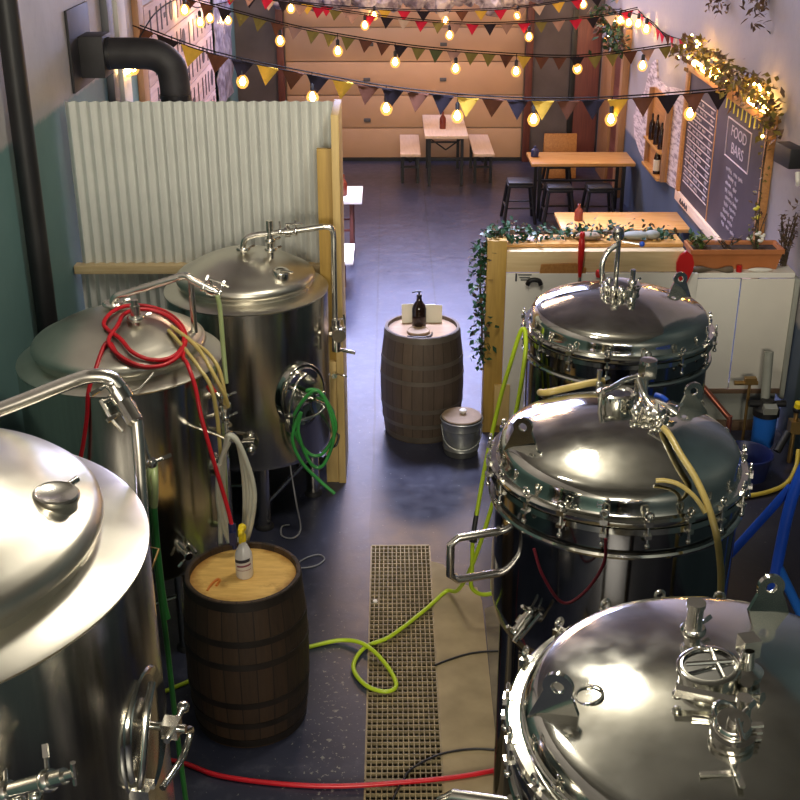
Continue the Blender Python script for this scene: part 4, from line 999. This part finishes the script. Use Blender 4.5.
# ---------------------------------------------------------------- left wall art and lights
t = Thing('painted_board', 'whitewashed board with dark painted lettering on the left wall', 'sign', (XL+.02, 13.4, 1.3))
for k in range(5):
    t.part('plank', MB().span(XL+.002, XL+.03, 11.3, 15.5, 1.15+.36*k, 1.50+.36*k), M['mural'], bevel=.004)
b = MB()
for row in range(5):
    zc = 1.325 + .36*row; y = 15.3
    while y > 11.5:
        k = random.random(); xx = XL+.032
        h = .12
        if k < .6: b.span(xx, xx+.003, y-.03, y+.03, zc-h, zc+h)
        elif k < .8: b.span(xx, xx+.003, y-.03, y+.03, zc-h, zc+h); b.span(xx, xx+.003, y-.16, y-.03, zc-.03, zc+.02)
        else: b.lathe([(0, 0), (.10, 0), (.10, .003), (0, .003)], (xx, y-.06, zc), (1, 0, 0), 14)
        y -= random.uniform(.22, .36)
t.part('painted_lettering', b, M['mural_ink'])
b = MB()
n = 24
for zc in range(10):
    pass
pv = [[b.bm.verts.new((XL+.03+.05*random.random(), 15.65 + 1.5*i/10, 1.2 + 1.8*j/14)) for j in range(15)] for i in range(11)]
for i in range(10):
    for j in range(14): b.bm.faces.new((pv[i][j], pv[i+1][j], pv[i+1][j+1], pv[i][j+1]))
ex = bmesh.ops.extrude_face_region(b.bm, geom=b.bm.faces[:]); bmesh.ops.translate(b.bm, verts=[g for g in ex['geom'] if isinstance(g, bmesh.types.BMVert)], vec=(-.01, 0, 0))
single('crumpled_poster', b, M['film'], 'crumpled pale poster sheet on the left wall near the far corner', 'poster', (XL+.05, 16.4, 1.2), angle=20)
# rolled film above the garage door
b = MB(); P = [(-1.55 + 3.6*k/40, 17.4 + random.gauss(0, .03), 2.46 + .05*math.sin(k*.7) - .05*math.sin(PI*k/40) + random.gauss(0, .015)) for k in range(41)]
b.tube(P, lambda u: .16 + .03*math.sin(u*63) + .02*math.sin(u*131), 14, 3)
for v in b.bm.verts: v.co += V((random.gauss(0, .012), random.gauss(0, .012), random.gauss(0, .012)))
t = Thing('rolled_curtain', 'rolled up crumpled plastic curtain above the garage door', 'curtain', (0.2, 17.4, 2.4))
t.part('roll', b, M['film'], angle=20)
for x in (-1.3, .2, 1.8): t.part('strap', MB().cyl((x, 17.4, 2.55), (x, 17.4, ZC), .008, 6), M['cord'])

# ---------------------------------------------------------------- bunting and bulbs
def flag_mesh(m, w, h):
    b = MB(); n = 4; th = .003
    top = [(-w/2 + w*k/n) for k in range(n+1)]
    A = [b.bm.verts.new((x, .006*math.sin(k*1.7), 0)) for k, x in enumerate(top)]; tip = b.bm.verts.new((0, .012, -h))
    for k in range(n): b.bm.faces.new((A[k], A[k+1], tip))
    ex = bmesh.ops.extrude_face_region(b.bm, geom=b.bm.faces[:]); bmesh.ops.translate(b.bm, verts=[g for g in ex['geom'] if isinstance(g, bmesh.types.BMVert)], vec=(0, th, 0))
    b.span(-w/2, w/2, -.003, .006, -.008, .006)
    return b.mesh('flag', m)
FM = {}
def bunting(label, path, colours, step, w, h, group='bunting strings across the room'):
    t = Thing('bunting', label, 'bunting', path[0], group)
    t.part('cord', MB().tube(path, .006, 6, 10), M['cord'])
    P = catmull(path, 40); acc = 0; nxt = step*.4; i = 0
    for a, c in zip(P, P[1:]):
        L = (c-a).length
        while acc + L >= nxt:
            p = a.lerp(c, (nxt-acc)/L); d = (c-a).normalized(); col = colours[i % len(colours)]
            key = (col, w, h)
            if key not in FM: FM[key] = flag_mesh(FLAG[col], w, h)
            yaw = math.atan2(d.y, d.x); pitch = -math.asin(d.z)
            Mx = Matrix.Translation(p - t.loc + V((0, 0, -.006))) @ Matrix.Rotation(yaw + random.gauss(0, .12), 4, 'Z') @ Matrix.Rotation(pitch, 4, 'Y') @ Matrix.Rotation(random.gauss(0, .1), 4, 'X')
            o = link('flag', FM[key], t.e, Mx); o['label'] = col + ' felt flag'
            nxt += step; i += 1
        acc += L
    return t
BULB = {}
def bulb_mesh(m, k):
    if k not in BULB:
        BULB[k] = (MB().lathe([(0, -.145*k), (.022*k, -.142*k), (.042*k, -.125*k), (.055*k, -.095*k), (.056*k, -.08*k), (.045*k, -.05*k), (.022*k, -.025*k), (0, -.02*k)], seg=18).mesh('bulb', m),
                   MB().lathe([(0, -.025*k), (.02*k, -.025*k), (.02*k, .03*k), (.008*k, .045*k), (0, .045*k)], seg=14).mesh('socket', M['black']),
                   MB().lathe([(0, -.118*k), (.014*k, -.113*k), (.027*k, -.095*k), (.028*k, -.08*k), (.018*k, -.05*k), (0, -.03*k)], seg=14).mesh('filament', M['core']))
    return BULB[k]
def string_lights(label, path, bulbs, m, k=1., drop=.06):
    t = Thing('string_lights', label, 'string lights', path[0], 'strings of warm bulbs across the room')
    t.part('cable', MB().tube(path, .007, 6, 10), M['cord'])
    bm_, sm_, cm_ = bulb_mesh(m, k); P = catmull(path, 30)
    for x, z in bulbs:
        p = min(P, key=lambda q: abs(q.x-x))
        top = V((x, p.y, p.z))
        o = link('bulb', bm_, t.e, Matrix.Translation(V((x, p.y, z+.07*k)) - t.loc)); link('socket', sm_, o); link('filament', cm_, o)
        if p.z - z > .12: link('drop_wire', MB().cyl((0, 0, .03*k), (0, 0, p.z-z-.07*k), .004, 6).mesh('drop_wire', M['cord']), o)
    return t
pA = [(XL, 10.9, 2.83), (-1.53, 10.9, 2.58), (-.41, 10.9, 2.35), (.26, 10.9, 2.25), (.98, 10.9, 2.19), (1.7, 10.9, 2.18), (2.32, 10.9, 2.21), (XR-.03, 10.9, 2.27)]
pB = [(XL, 13.6, 2.79), (-1.17, 13.6, 2.51), (-.5, 13.6, 2.38), (.32, 13.6, 2.26), (1.2, 13.6, 2.19), (1.87, 13.6, 2.16), (2.31, 13.6, 2.18), (XR, 13.6, 2.28)]
pC = [(XL, 15.6, 2.72), (-1.43, 15.6, 2.56), (-.57, 15.6, 2.42), (.24, 15.6, 2.32), (1.12, 15.6, 2.27), (1.93, 15.6, 2.30), (2.62, 15.6, 2.36), (XR, 15.6, 2.45)]
pD = [(XL, 16.9, 2.50), (-1.2, 16.9, 2.38), (-.3, 16.9, 2.31), (.6, 16.9, 2.28), (1.6, 16.9, 2.31), (2.3, 16.9, 2.40), (XR, 16.9, 2.52)]
bunting('nearest bunting string, with large black, yellow and brown flags', pA, ['brown', 'black', 'yellow', 'brown', 'black', 'yellow', 'brown', 'black', 'yellow', 'brown', 'black'], .225, .195, .17)
bunting('second nearest bunting string, with brown, black and olive flags', pB, ['brown', 'brown', 'black', 'olive', 'olive', 'brown', 'plaid', 'olive', 'olive', 'olive', 'brown', 'brown', 'black', 'olive', 'green', 'plaid', 'olive', 'olive', 'brown', 'yellow'], .195, .15, .135)
bunting('third nearest bunting string, with red, black and plaid flags', pC, ['red', 'olive', 'plaid', 'red', 'black', 'plaid', 'red', 'olive', 'plaid', 'red', 'black', 'cream'], .215, .155, .13)
bunting('farthest bunting string, in front of the rolled plastic curtain', pD, ['red', 'black', 'cream', 'brown', 'yellow', 'red', 'plaid', 'cream', 'yellow'], .26, .17, .13)
bunting('short bunting string of small red flags along the right wall', [(3.04, 15.4, 2.47), (3.03, 14.5, 2.41), (3.03, 13.6, 2.40), (3.03, 12.75, 2.45)], ['red', 'red', 'brown', 'red', 'cream'], .24, .15, .12)
def up(p, d): return [(q[0], q[1]+.02, q[2]+d) for q in p]
string_lights('nearest string of warm bulbs, level with the large flags', up(pA, .02), [(-1.32, 2.36), (-.70, 2.22), (-.04, 2.12), (.60, 2.05), (1.29, 2.02), (1.99, 2.02), (2.70, 2.07)], M['bulb'])
string_lights('second nearest string of warm bulbs', up(pB, .02), [(-1.21, 2.35), (-.58, 2.24), (.05, 2.12), (.72, 2.05), (1.39, 2.02), (2.07, 2.05), (2.79, 2.08)], M['bulb'])
string_lights('third nearest string of warm bulbs', up(pC, .02), [(-1.24, 2.47), (-.32, 2.27), (.74, 2.15), (1.74, 2.13)], M['bulb_far'])
string_lights('farthest string of warm bulbs', up(pD, .02), [(-.22, 2.24), (.74, 2.18), (1.72, 2.24), (2.60, 2.38)], M['bulb_far'])
string_lights('string of warm bulbs running along the left wall', [(XL+.06, 10.0, 2.80), (XL+.09, 10.3, 2.70), (XL+.09, 11.5, 2.86), (XL+.09, 12.9, 2.85), (XL+.09, 13.9, 2.66), (XL+.09, 15.0, 2.56), (XL+.09, 16.8, 2.42)], [], M['bulb'])
t = bpy.data.objects['string_lights.004']
for (x, y, z) in ((XL+.10, 10.28, 2.58), (XL+.10, 10.05, 2.60), (XL+.12, 13.0, 2.74), (XL+.12, 14.0, 2.50), (XL+.12, 14.75, 2.46), (XL+.12, 16.4, 2.24)):
    bm_, sm_, cm_ = bulb_mesh(M['bulb'], 1.0)
    o = link('bulb', bm_, t, Matrix.Translation(V((x, y, z+.07)) - t.location)); link('socket', sm_, o); link('filament', cm_, o)
string_lights('string of warm bulbs along the right wall above the door', [(XR-.06, 17.4, 2.22), (XR-.09, 16.8, 2.32), (XR-.09, 15.8, 2.40), (XR-.09, 14.4, 2.46), (XR-.07, 13.6, 2.38)], [], M['bulb_far'])
t = bpy.data.objects['string_lights.005']
for (y, z) in ((17.2, 2.10), (16.7, 2.20), (16.2, 2.26), (15.6, 2.30), (15.0, 2.36), (14.5, 2.36), (17.0, 1.95)):
    bm_, sm_, cm_ = bulb_mesh(M['bulb_far'], 1.0)
    o = link('bulb', bm_, t, Matrix.Translation(V((XR-.10, y, z+.07)) - t.location)); link('socket', sm_, o); link('filament', cm_, o)

# ---------------------------------------------------------------- tables, benches, stools
def board_table(name, label, x0, x1, y0, y1, h, mt, ml, cat='table', th=.04, group=None, cross=True):
    t = Thing(name, label, cat, ((x0+x1)/2, (y0+y1)/2, 0), group)
    t.part('top', MB().span(x0, x1, y0, y1, h-th, h), mt, bevel=.005)
    inx = min(.12, (x1-x0)*.12); iny = min(.25, (y1-y0)*.15)
    for xx in (x0+inx, x1-inx):
        for yy in (y0+iny, y1-iny): t.part('leg', MB().span(xx-.02, xx+.02, yy-.02, yy+.02, 0, h-th), ml)
    zz = h-th
    for yy in (y0+iny, y1-iny):
        b = MB()
        b.span(x0+inx, x1-inx, yy-.012, yy+.012, zz-.03, zz)
        b.span(x0+inx, x1-inx, yy-.012, yy+.012, zz*.55-.012, zz*.55+.012)
        if cross:
            b.cyl((x0+inx, yy, zz*.95), ((x0+x1)/2, yy, zz*.72), .010, 8); b.cyl((x1-inx, yy, zz*.95), ((x0+x1)/2, yy, zz*.72), .010, 8)
        t.part('leg_frame', b, ml)
    return t
board_table('beer_table', 'pale folding table against the garage door', .46, 1.05, 16.25, 17.75, .74, M['bench_wood'], M['black'])
board_table('bench', 'pale bench left of the folding table at the garage door', .13, .41, 16.45, 17.75, .45, M['bench_wood'], M['black'], 'bench', .04, 'benches at the garage door table')
board_table('bench', 'pale bench right of the folding table at the garage door', 1.14, 1.43, 16.45, 17.75, .45, M['bench_wood'], M['black'], 'bench', .04, 'benches at the garage door table')
bottle('red brown bottle standing on the folding table at the garage door', .72, 16.75, .74, .24, .045, M['glass_red'])
board_table('picnic_table', 'white table half hidden behind the corrugated partition', -1.35, -.32, 12.85, 13.50, .75, M['white_wood'], M['red_wood'], cross=False)
board_table('picnic_bench', 'white bench in front of the half hidden white table', -1.35, -.385, 11.62, 12.25, .45, M['white_wood'], M['red_wood'], 'bench', cross=False)
bottle('dark bottle on the half hidden white table', -.53, 13.1, .75, .24, .045, M['glass_red'])
board_table('wall_table', 'long orange wood table at the right wall, the farther of two', 1.74, 3.03, 14.72, 15.36, .72, M['orange_wood'], M['black'], group='orange wood tables at the right wall', cross=False)
board_table('wall_table', 'long orange wood table at the right wall, the nearer of two', 1.74, 3.05, 11.82, 12.48, .72, M['orange_wood'], M['black'], group='orange wood tables at the right wall', cross=False)
bottle('small dark blue bottle on the left end of the farther orange table', 1.82, 15.1, .72, .14, .05, M['navy'])
bottle('red brown bottle on the nearer orange table', 1.95, 12.15, .72, .18, .045, M['glass_red'])
def stool(label, x, y, h=.50, w=.15):
    t = Thing('metal_stool', label, 'stool', (x, y, 0), 'black metal stools at the farther orange table')
    t.part('seat', MB().box((x, y, h), (w*2, w*2, .03)), M['black'], bevel=.01)
    b = MB(); b.span(x-w*1.05, x+w*1.05, y-w*1.05, y+w*1.05, h-.05, h-.015); t.part('apron', b, M['black'], bevel=.008)
    for sx in (-1, 1):
        for sy in (-1, 1): t.part('leg', MB().cyl((x+sx*w*1.3, y+sy*w*1.3, 0), (x+sx*w*.9, y+sy*w*.9, h-.03), .020, 8), M['black'])
    b = MB()
    for sx, sy in ((-1, 0), (1, 0), (0, -1), (0, 1)):
        k = w*1.17
        if sx: b.cyl((x+sx*k, y-k, .2), (x+sx*k, y+k, .2), .010, 8)
        else: b.cyl((x-k, y+sy*k, .2), (x+k, y+sy*k, .2), .010, 8)
    t.part('foot_ring', b, M['black'])
stool('black metal stool in front of the farther orange table, on the left', 2.06, 14.48)
stool('black metal stool in front of the farther orange table, on the right', 2.55, 14.46)
stool('black metal stool by the left end of the farther orange table', 1.60, 14.72)
stool('black metal stool behind the farther orange table', 2.2, 15.72)
b = MB(); b.box((2.40, 16.93, .31), (.46, .03, .62), (-.20, 0, 0)); b.box((2.40, 17.06, .31), (.46, .03, .62), (.20, 0, 0))
ab = single('sandwich_board', b, M['frame_wood'], 'pale A-frame board standing behind the farther orange table', 'sandwich board', (2.40, 17.07, 0), bevel=.004)

# ---------------------------------------------------------------- hoses
def hose(name, label, pts, r, m, cat='hose', n=10, seg=10, group=None):
    return single(name, MB().tube(pts, r, seg, n), m, label, cat, pts[0], group)
zc = 1.90
def on2(x, y): return max(f2.ztop(x, y), 1.70)+.016
t = Thing('red_hose', 'red hose coiled on the middle fermenter lid and hanging to the near barrel', 'hose', (-1.3, 5.85, 1.85))
coil = []
for k in range(30):
    a = math.radians(215 + k*30.); tn = k//12
    rx, ry, ox, oy = ((.205, .25, -1.285, 5.86), (.165, .19, -1.25, 5.84), (.20, .235, -1.275, 5.83))[tn]
    px, py = ox + rx*math.cos(a), oy + ry*math.sin(a)
    coil.append((px, py, on2(px, py) + .012*tn))
coil += [(-1.075, 5.74, on2(-1.075, 5.74)+.02), (-1.03, 5.60, 1.83), (-.985, 5.52, 1.74), (-.955, 5.46, 1.60), (-.90, 5.42, 1.36), (-.85, 5.40, 1.14), (-.825, 5.38, 1.02)]
st = [(-1.60, 5.42, 1.30), (-1.56, 5.44, 1.45), (-1.53, 5.47, 1.60), (-1.515, 5.49, 1.72), (-1.495, 5.55, 1.79)]
t.part('hose', MB().tube(st + coil, .0112, 10, 8), M['red'])
b = MB(); b.cyl((-.825, 5.38, 1.03), (-.822, 5.37, .93), .020, 14); b.box((-.822, 5.37, .955), (.035, .04, .075)); b.cyl((-.82, 5.37, .93), (-.815, 5.36, .89), .012, 10)
t.part('nozzle', b, M['navy'], label='dark blue spray nozzle')
hose('clear_tube', 'clear curved tube looping over the shoulder of the middle fermenter', [(-1.40, 5.60, 1.80), (-1.34, 5.50, 1.74), (-1.27, 5.50, 1.735), (-1.20, 5.58, 1.79)], .006, M['steel_top'])
for k, (lab, pts) in enumerate((
    ('upper amber hose draped over the right side of the middle fermenter', [(-1.14, 5.98, on2(-1.14, 5.98)), (-1.06, 5.92, 1.83), (-.97, 5.86, 1.79), (-.905, 5.80, 1.72), (-.875, 5.75, 1.60), (-.875, 5.74, 1.54)]),
    ('lower amber hose draped over the right side of the middle fermenter', [(-1.17, 5.90, on2(-1.17, 5.90)), (-1.08, 5.80, 1.84), (-1.00, 5.72, 1.77), (-.93, 5.66, 1.68), (-.905, 5.64, 1.52), (-.90, 5.64, 1.30), (-.89, 5.64, 1.0), (-.885, 5.64, .80)]),
    ('middle amber hose draped over the right side of the middle fermenter', [(-1.16, 5.93, on2(-1.16, 5.93)+.01), (-1.05, 5.86, 1.85), (-.98, 5.79, 1.80), (-.92, 5.72, 1.72), (-.87, 5.70, 1.62), (-.855, 5.72, 1.54)]))):
    hose('amber_hose', lab, pts, .011, M['yellow_hose'], group='amber hoses on the middle fermenter')
b = MB(); b.cyl((-.945, 5.68, 1.68), (-.915, 5.66, 1.64), .018, 10)
single('hose_clip', b, M['redpaint'], 'small red clip on the amber hoses', 'clip', (-.93, 5.67, 1.66))
# white coil hanging
pts = []
cx, cy, ct = -.82, 5.50, 1.48
for k in range(4):
    w = .055 + .008*k; dpt = .60 + .05*(k % 2)
    pts += [(cx-w*.5+.01*k, cy-.012*k, ct-.03), (cx, cy-.012*k, ct+.005*k), (cx+w*.7, cy-.012*k, ct-.06), (cx+w+.01*k, cy-.012*k, ct-dpt*.5), (cx+w*.6, cy-.012*k, ct-dpt*.95), (cx-w*.3, cy-.012*k, ct-dpt), (cx-w*1.0, cy-.012*k, ct-dpt*.6), (cx-w*.8, cy-.012*k, ct-.15)]
pts += [(cx-.07, cy-.03, ct-.3), (cx-.085, cy-.03, ct-.65), (cx-.08, cy-.03, .74), (cx-.08, cy-.03, .66)]
t = Thing('milky_hose', 'milky white hose hanging in a long coil beside the middle fermenter', 'hose', (cx, cy, ct))
t.part('hose', MB().tube(pts, .0135, 10, 8), M['white_hose'])
t.part('hook', MB().tube([(-1.02, 5.71, 1.42), (cx-.08, cy+.10, 1.43), (cx, cy, 1.445), (cx+.005, cy-.05, 1.475)], .008, 8), M['fit'])
t.part('end_ferrule', MB().cyl((cx-.08, cy-.03, .67), (cx-.08, cy-.03, .64), .020, 14), M['fit'])
# green coil on T3's manway
hk = q3(0.0, .02, .14)
pts = []
for k in range(2):
    w = .125 - .022*k; dp = .46 + .08*(k % 2); o = V((hk.x+.0+.012*k, hk.y-.02-.018*k, hk.z+.04))
    pts += [o + V((-w*.3, 0, .015)), o + V((w*.3, 0, .02)), o + V((w*.85, 0, -.10)), o + V((w*1.1, 0, -dp*.55)), o + V((w*.4, 0, -dp*.92)), o + V((-w*.4, 0, -dp*.9)), o + V((-w*1.1, 0, -dp*.5)), o + V((-w*.9, 0, -.12))]
pts = [V((-.405, 7.70, .40)), V((-.40, 7.5, .55)), V((-.40, 7.2, .85))] + pts + [o + V((-w*1.5, 0, -.3)), o + V((-w*1.0, 0, -.47)), o + V((.0, 0, -.60)), o + V((.11, -.02, -.70))]
hose('green_hose', 'green hose hung in loops on the manway of the far fermenter', pts, .0115, M['green'])
# lime hose
t = Thing('lime_hose', 'lime green hose from the far right vessel down and across the floor grate', 'hose', (0, 5.6, 0))
pts = [(.48, 5.95, .75), (.53, 6.02, 1.05), (.60, 6.06, 1.42), (.66, 6.08, 1.66), (.695, 6.08, 1.80), (.715, 6.07, 1.835), (.725, 6.05, 1.80), (.72, 6.0, 1.70), (.68, 5.95, 1.40), (.58, 5.9, .92), (.47, 5.9, .48), (.40, 6.15, .12), (.33, 6.28, .02), (.20, 6.09, .018), (-.01, 5.82, .018), (-.16, 5.71, .016), (-.22, 5.53, .016), (-.15, 5.37, .016), (-.04, 5.31, .016), (.02, 5.37, .016), (-.04, 5.55, .022), (-.16, 5.71, .038), (-.30, 5.78, .018), (-.49, 5.72, .013), (-.62, 5.66, .013), (-.8, 5.60, .013), (-1.0, 5.52, .013), (-1.14, 5.40, .013), (-1.22, 5.34, .013), (-1.4, 5.2, .013)]
t.part('hose', MB().tube(pts, .0125, 10, 10), M['lime'])
b = MB(); b.cyl((.483, 5.96, .77), (.465, 5.92, .66), .014, 10); b.cyl((.465, 5.92, .66), (.462, 5.91, .60), .022, 12); t.part('connector', b, M['black'], label='black hose connector')
b = MB(); b.tube([(.46, 5.92, .60), (.46, 5.9, .40), (.46, 5.9, .30), (.52, 5.9, .25), (.62, 5.92, .25)], .0125, 10); t.part('branch_hose', b, M['lime'])
hose('floor_hose', 'red hose lying across the floor grate from left to right', [(-1.5, 4.80, .014), (-1.11, 4.77, .014), (-.86, 4.66, .014), (-.55, 4.60, .014), (-.26, 4.58, .016), (.04, 4.60, .019), (.33, 4.64, .018), (.56, 4.70, .018), (.66, 4.74, .018)], .0125, M['red'])
hose('black_cable', 'thin black cable curving over the floor grate and concrete strip', [(-.08, 4.2, .010), (.0, 4.49, .011), (.05, 4.62, .012), (.10, 4.71, .012), (.24, 4.81, .011), (.40, 4.85, .010), (.54, 4.84, .010), (.75, 4.8, .010)], .006, M['black'], 'cable')
hose('dark_cable', 'dark cable across the concrete strip farther back', [(.24, 5.55, .010), (.32, 5.60, .010), (.45, 5.66, .010), (.6, 5.68, .010), (.75, 5.66, .010)], .006, M['black'], 'cable')
hose('amber_hose', 'thick amber hose hanging from the valve on the middle right vessel', [(1.075, 4.27, 2.10), (1.085, 4.20, 2.10), (1.105, 4.08, 2.075), (1.135, 3.98, 2.04), (1.16, 3.89, 1.99), (1.18, 3.83, 1.93), (1.20, 3.80, 1.85), (1.225, 3.79, 1.70), (1.235, 3.79, 1.5), (1.25, 3.80, 1.1), (1.27, 3.82, .6), (1.30, 3.85, .018)], .0135, M['yellow_hose'])
hose('amber_hose', 'short amber hose joining the thick hose over the middle right lid', [(.985, 3.955, 2.035), (1.02, 3.95, 2.038), (1.07, 3.93, 2.03), (1.12, 3.89, 2.0), (1.155, 3.85, 1.955)], .009, M['yellow_hose'])
hose('amber_hose', 'amber hose lying across the back of the middle right lid', [(.93, 4.80, 2.075), (.86, 4.80, 2.065), (.78, 4.79, 2.05), (.70, 4.77, 2.04), (.66, 4.80, 2.02), (.66, 4.87, 1.99), (.68, 4.95, 1.95), (.72, 5.02, 1.85), (.74, 5.03, 1.5)], .016, M['yellow_hose'])
hose('thin_red_hose', 'thin dark red hose sagging in front of the middle right vessel', [(.53, 3.86, 1.80), (.565, 3.83, 1.70), (.64, 3.80, 1.60), (.72, 3.80, 1.645), (.785, 3.81, 1.76), (.79, 3.83, 1.86)], .006, M['darkred'])
# grey cable on the floor by T3
hose('grey_cable', 'thin grey cable hanging under the far fermenter and curled on the floor', [(-.70, 7.30, .56), (-.69, 7.22, .45), (-.65, 7.12, .2), (-.62, 7.06, .02), (-.66, 6.95, .008), (-.74, 6.98, .008), (-.75, 7.1, .008), (-.70, 7.12, .010)], .006, M['grey_cable'], 'cable')
hose('grey_cable', 'loose loop of thin grey cable lying on the floor right of the near barrel top', [(-.62, 6.62, .007), (-.56, 6.70, .007), (-.48, 6.74, .007), (-.44, 6.68, .007), (-.50, 6.60, .007), (-.60, 6.58, .007), (-.63, 6.64, .011)], .005, M['grey_cable'], 'cable')

# ---------------------------------------------------------------- right corner: filter, bucket, blue stand
t = Thing('water_filter', 'blue water filter housing with a dark head in the right corner', 'filter', (2.86, 8.30, .0))
t.part('filter_bowl', MB().lathe([(0, .0), (.075, .0), (.085, .02), (.088, .26), (0, .26)], (2.86, 8.30, .02), seg=28), M['blue_mid'])
b = MB(); b.lathe([(0, .26), (.10, .26), (.10, .31), (.07, .34), (.05, .38), (0, .38)], (2.86, 8.30, .02), seg=28); b.cyl((2.72, 8.30, .37), (3.0, 8.30, .37), .025, 12); t.part('filter_head', b, M['black'])
b = MB(); b.box((2.86, 8.22, .36), (.10, .06, .06), (.3, 0, 0)); b.cyl((2.86, 8.36, .38), (2.86, 8.42, .75), .035, 14); t.part('filter_bracket', b, M['greypanel'])
t = Thing('brass_regulator', 'brass and black regulator fittings beside the blue water filter', 'regulator', (3.0, 8.05, .28))
b = MB(); b.cyl((3.0, 8.05, .0), (3.0, 8.05, .42), .018, 12); b.box((3.0, 8.05, .30), (.08, .08, .10)); t.part('valve_body', b, M['brass'])
b = MB(); b.cyl((2.95, 8.03, .26), (2.86, 7.95, .14), .03, 12); b.ball((3.0, 8.05, .44), .035, 12); t.part('hose_barb', b, M['black'])
t.part('yellow_cap', MB().cyl((3.0, 8.04, .46), (3.0, 8.03, .50), .028, 12), M['yellow'])
b = MB(); b.cyl((2.62, 8.40, .50), (2.80, 8.40, .50), .018, 10); b.box((2.74, 8.40, .52), (.09, .05, .05)); b.cyl((2.74, 8.40, .0), (2.74, 8.40, .5), .012, 8)
single('brass_tap', b, M['brass'], 'dull brass tap on a pipe in front of the grey lower panel', 'tap', (2.74, 8.40, 0))
t = Thing('plastic_bucket', 'dark blue plastic bucket on the floor in the right corner', 'bucket', (2.58, 7.85, 0))
b = MB(); b.lathe([(0, .0), (.17, .0), (.19, .16), (.20, .165), (.20, .18), (.19, .185), (.18, .17), (.16, .02), (0, .02)], (2.60, 7.86, 0), seg=36); t.part('bucket_body', b, M['blue_dark'])
hose('yellow_hose', 'yellow hose curving from the regulator behind the middle right vessel', [(3.0, 7.9, .18), (2.97, 7.82, .08), (2.86, 7.66, .03), (2.70, 7.55, .02), (2.5, 7.48, .02), (2.2, 7.42, .02), (1.9, 7.35, .02)], .016, M['yellow_cable'])
b = MB(); b.tube([(2.24, 8.2, .62), (2.27, 8.18, .62), (2.33, 8.14, .56), (2.46, 8.05, .42), (2.50, 8.02, .38)], .022, 10); b.cyl((2.50, 8.02, .40), (2.50, 8.02, 0), .02, 10); b.cyl((2.24, 8.2, .62), (2.24, 8.2, 0), .02, 10)
single('copper_pipe', b, M['copper'], 'reddish copper pipe run slanting in front of the grey lower panel', 'pipe', (2.37, 8.1, 0))
t = Thing('tubular_stand', 'bright blue tubular steel stand at the right edge', 'stand', (2.1, 5.1, 0))
t.part('upright', MB().tube([(1.99, 5.0, 1.72), (1.90, 5.0, 1.35), (1.87, 5.0, .66), (1.84, 5.0, .0)], .028, 12), M['blue'])
t.part('upright', MB().cyl((2.62, 5.0, 0), (2.56, 5.0, 1.72), .028, 12), M['blue'])
t.part('brace', MB().cyl((1.885, 5.0, 1.0), (2.34, 5.0, .16), .025, 12), M['blue_mid'])
t.part('brace', MB().cyl((1.90, 5.03, 1.42), (1.60, 5.5, .45), .022, 12), M['blue'])
t.part('brace', MB().cyl((1.60, 5.5, .45), (1.50, 5.55, .0), .022, 12), M['blue'])
t.part('top_bar', MB().cyl((1.97, 5.0, 1.70), (2.58, 5.0, 1.70), .026, 12), M['blue'])

# ---------------------------------------------------------------- light
def area(name, loc, rot, size, energy, col, sy=None, spread=None):
    l = bpy.data.lights.new(name, 'AREA'); l.energy = energy; l.color = col; l.shape = 'RECTANGLE'; l.size = size; l.size_y = sy or size
    if spread: l.spread = spread
    o = bpy.data.objects.new(name, l); COL.objects.link(o); o.location = loc; o.rotation_euler = rot; return o
def point(name, loc, energy, col, r):
    l = bpy.data.lights.new(name, 'POINT'); l.energy = energy; l.color = col; l.shadow_soft_size = r
    o = bpy.data.objects.new(name, l); COL.objects.link(o); o.location = loc; return o
point('hanging_lamp', (.55, 5.9, 4.8), 135, (1, .92, .76), .27)
point('hanging_lamp', (-.55, 4.55, 4.85), 60, (1, .93, .80), .22)
area('rear_lamp', (-.3, -5.5, 4.6), (math.radians(72), 0, 0), 2.8, 620, (1, .91, .74), 1.8)
area('unseen_back_light', (.2, 17.7, 3.8), (math.radians(-75), 0, 0), 3.6, 250, (.56, .60, 1.0), 1.5)  # unseen source added above the door for the cool glow on the floor
area('overhead_fill', (.3, 10.6, 5.1), (0, 0, 0), 1.6, 330, (.64, .68, 1.0), 1.2, math.radians(80))  # unseen cool fill added to brighten the floor in mid room
area('overhead_fill', (.2, 14.4, 5.1), (0, 0, 0), 1.4, 130, (1, .64, .42), 1.0)  # unseen warm fill added to lift the garage door beyond the bulbs
w = bpy.data.worlds.new('room_world'); SC.world = w; w.use_nodes = True
w.node_tree.nodes['Background'].inputs['Color'].default_value = (.05, .05, .055, 1); w.node_tree.nodes['Background'].inputs['Strength'].default_value = .5

# ---------------------------------------------------------------- camera
cd = bpy.data.cameras.new('camera'); cd.sensor_width = 36; cd.lens = 1200/800*36; cd.clip_end = 200; cd.clip_start = .05
co = bpy.data.objects.new('camera', cd); COL.objects.link(co)
co.location = (0, 0, 4.15); co.rotation_euler = (math.radians(90-24.25), 0, math.radians(-.435))
SC.camera = co
vs = SC.view_settings; vs.view_transform = 'Standard'; vs.look = 'None'; vs.exposure = 0.3; vs.gamma = 1; vs.use_curve_mapping = False
cy = SC.cycles
cy.use_denoising = True; cy.max_bounces = 8; cy.glossy_bounces = 5; cy.diffuse_bounces = 4
cy.sample_clamp_indirect = 6.0; cy.caustics_reflective = False; cy.caustics_refractive = False
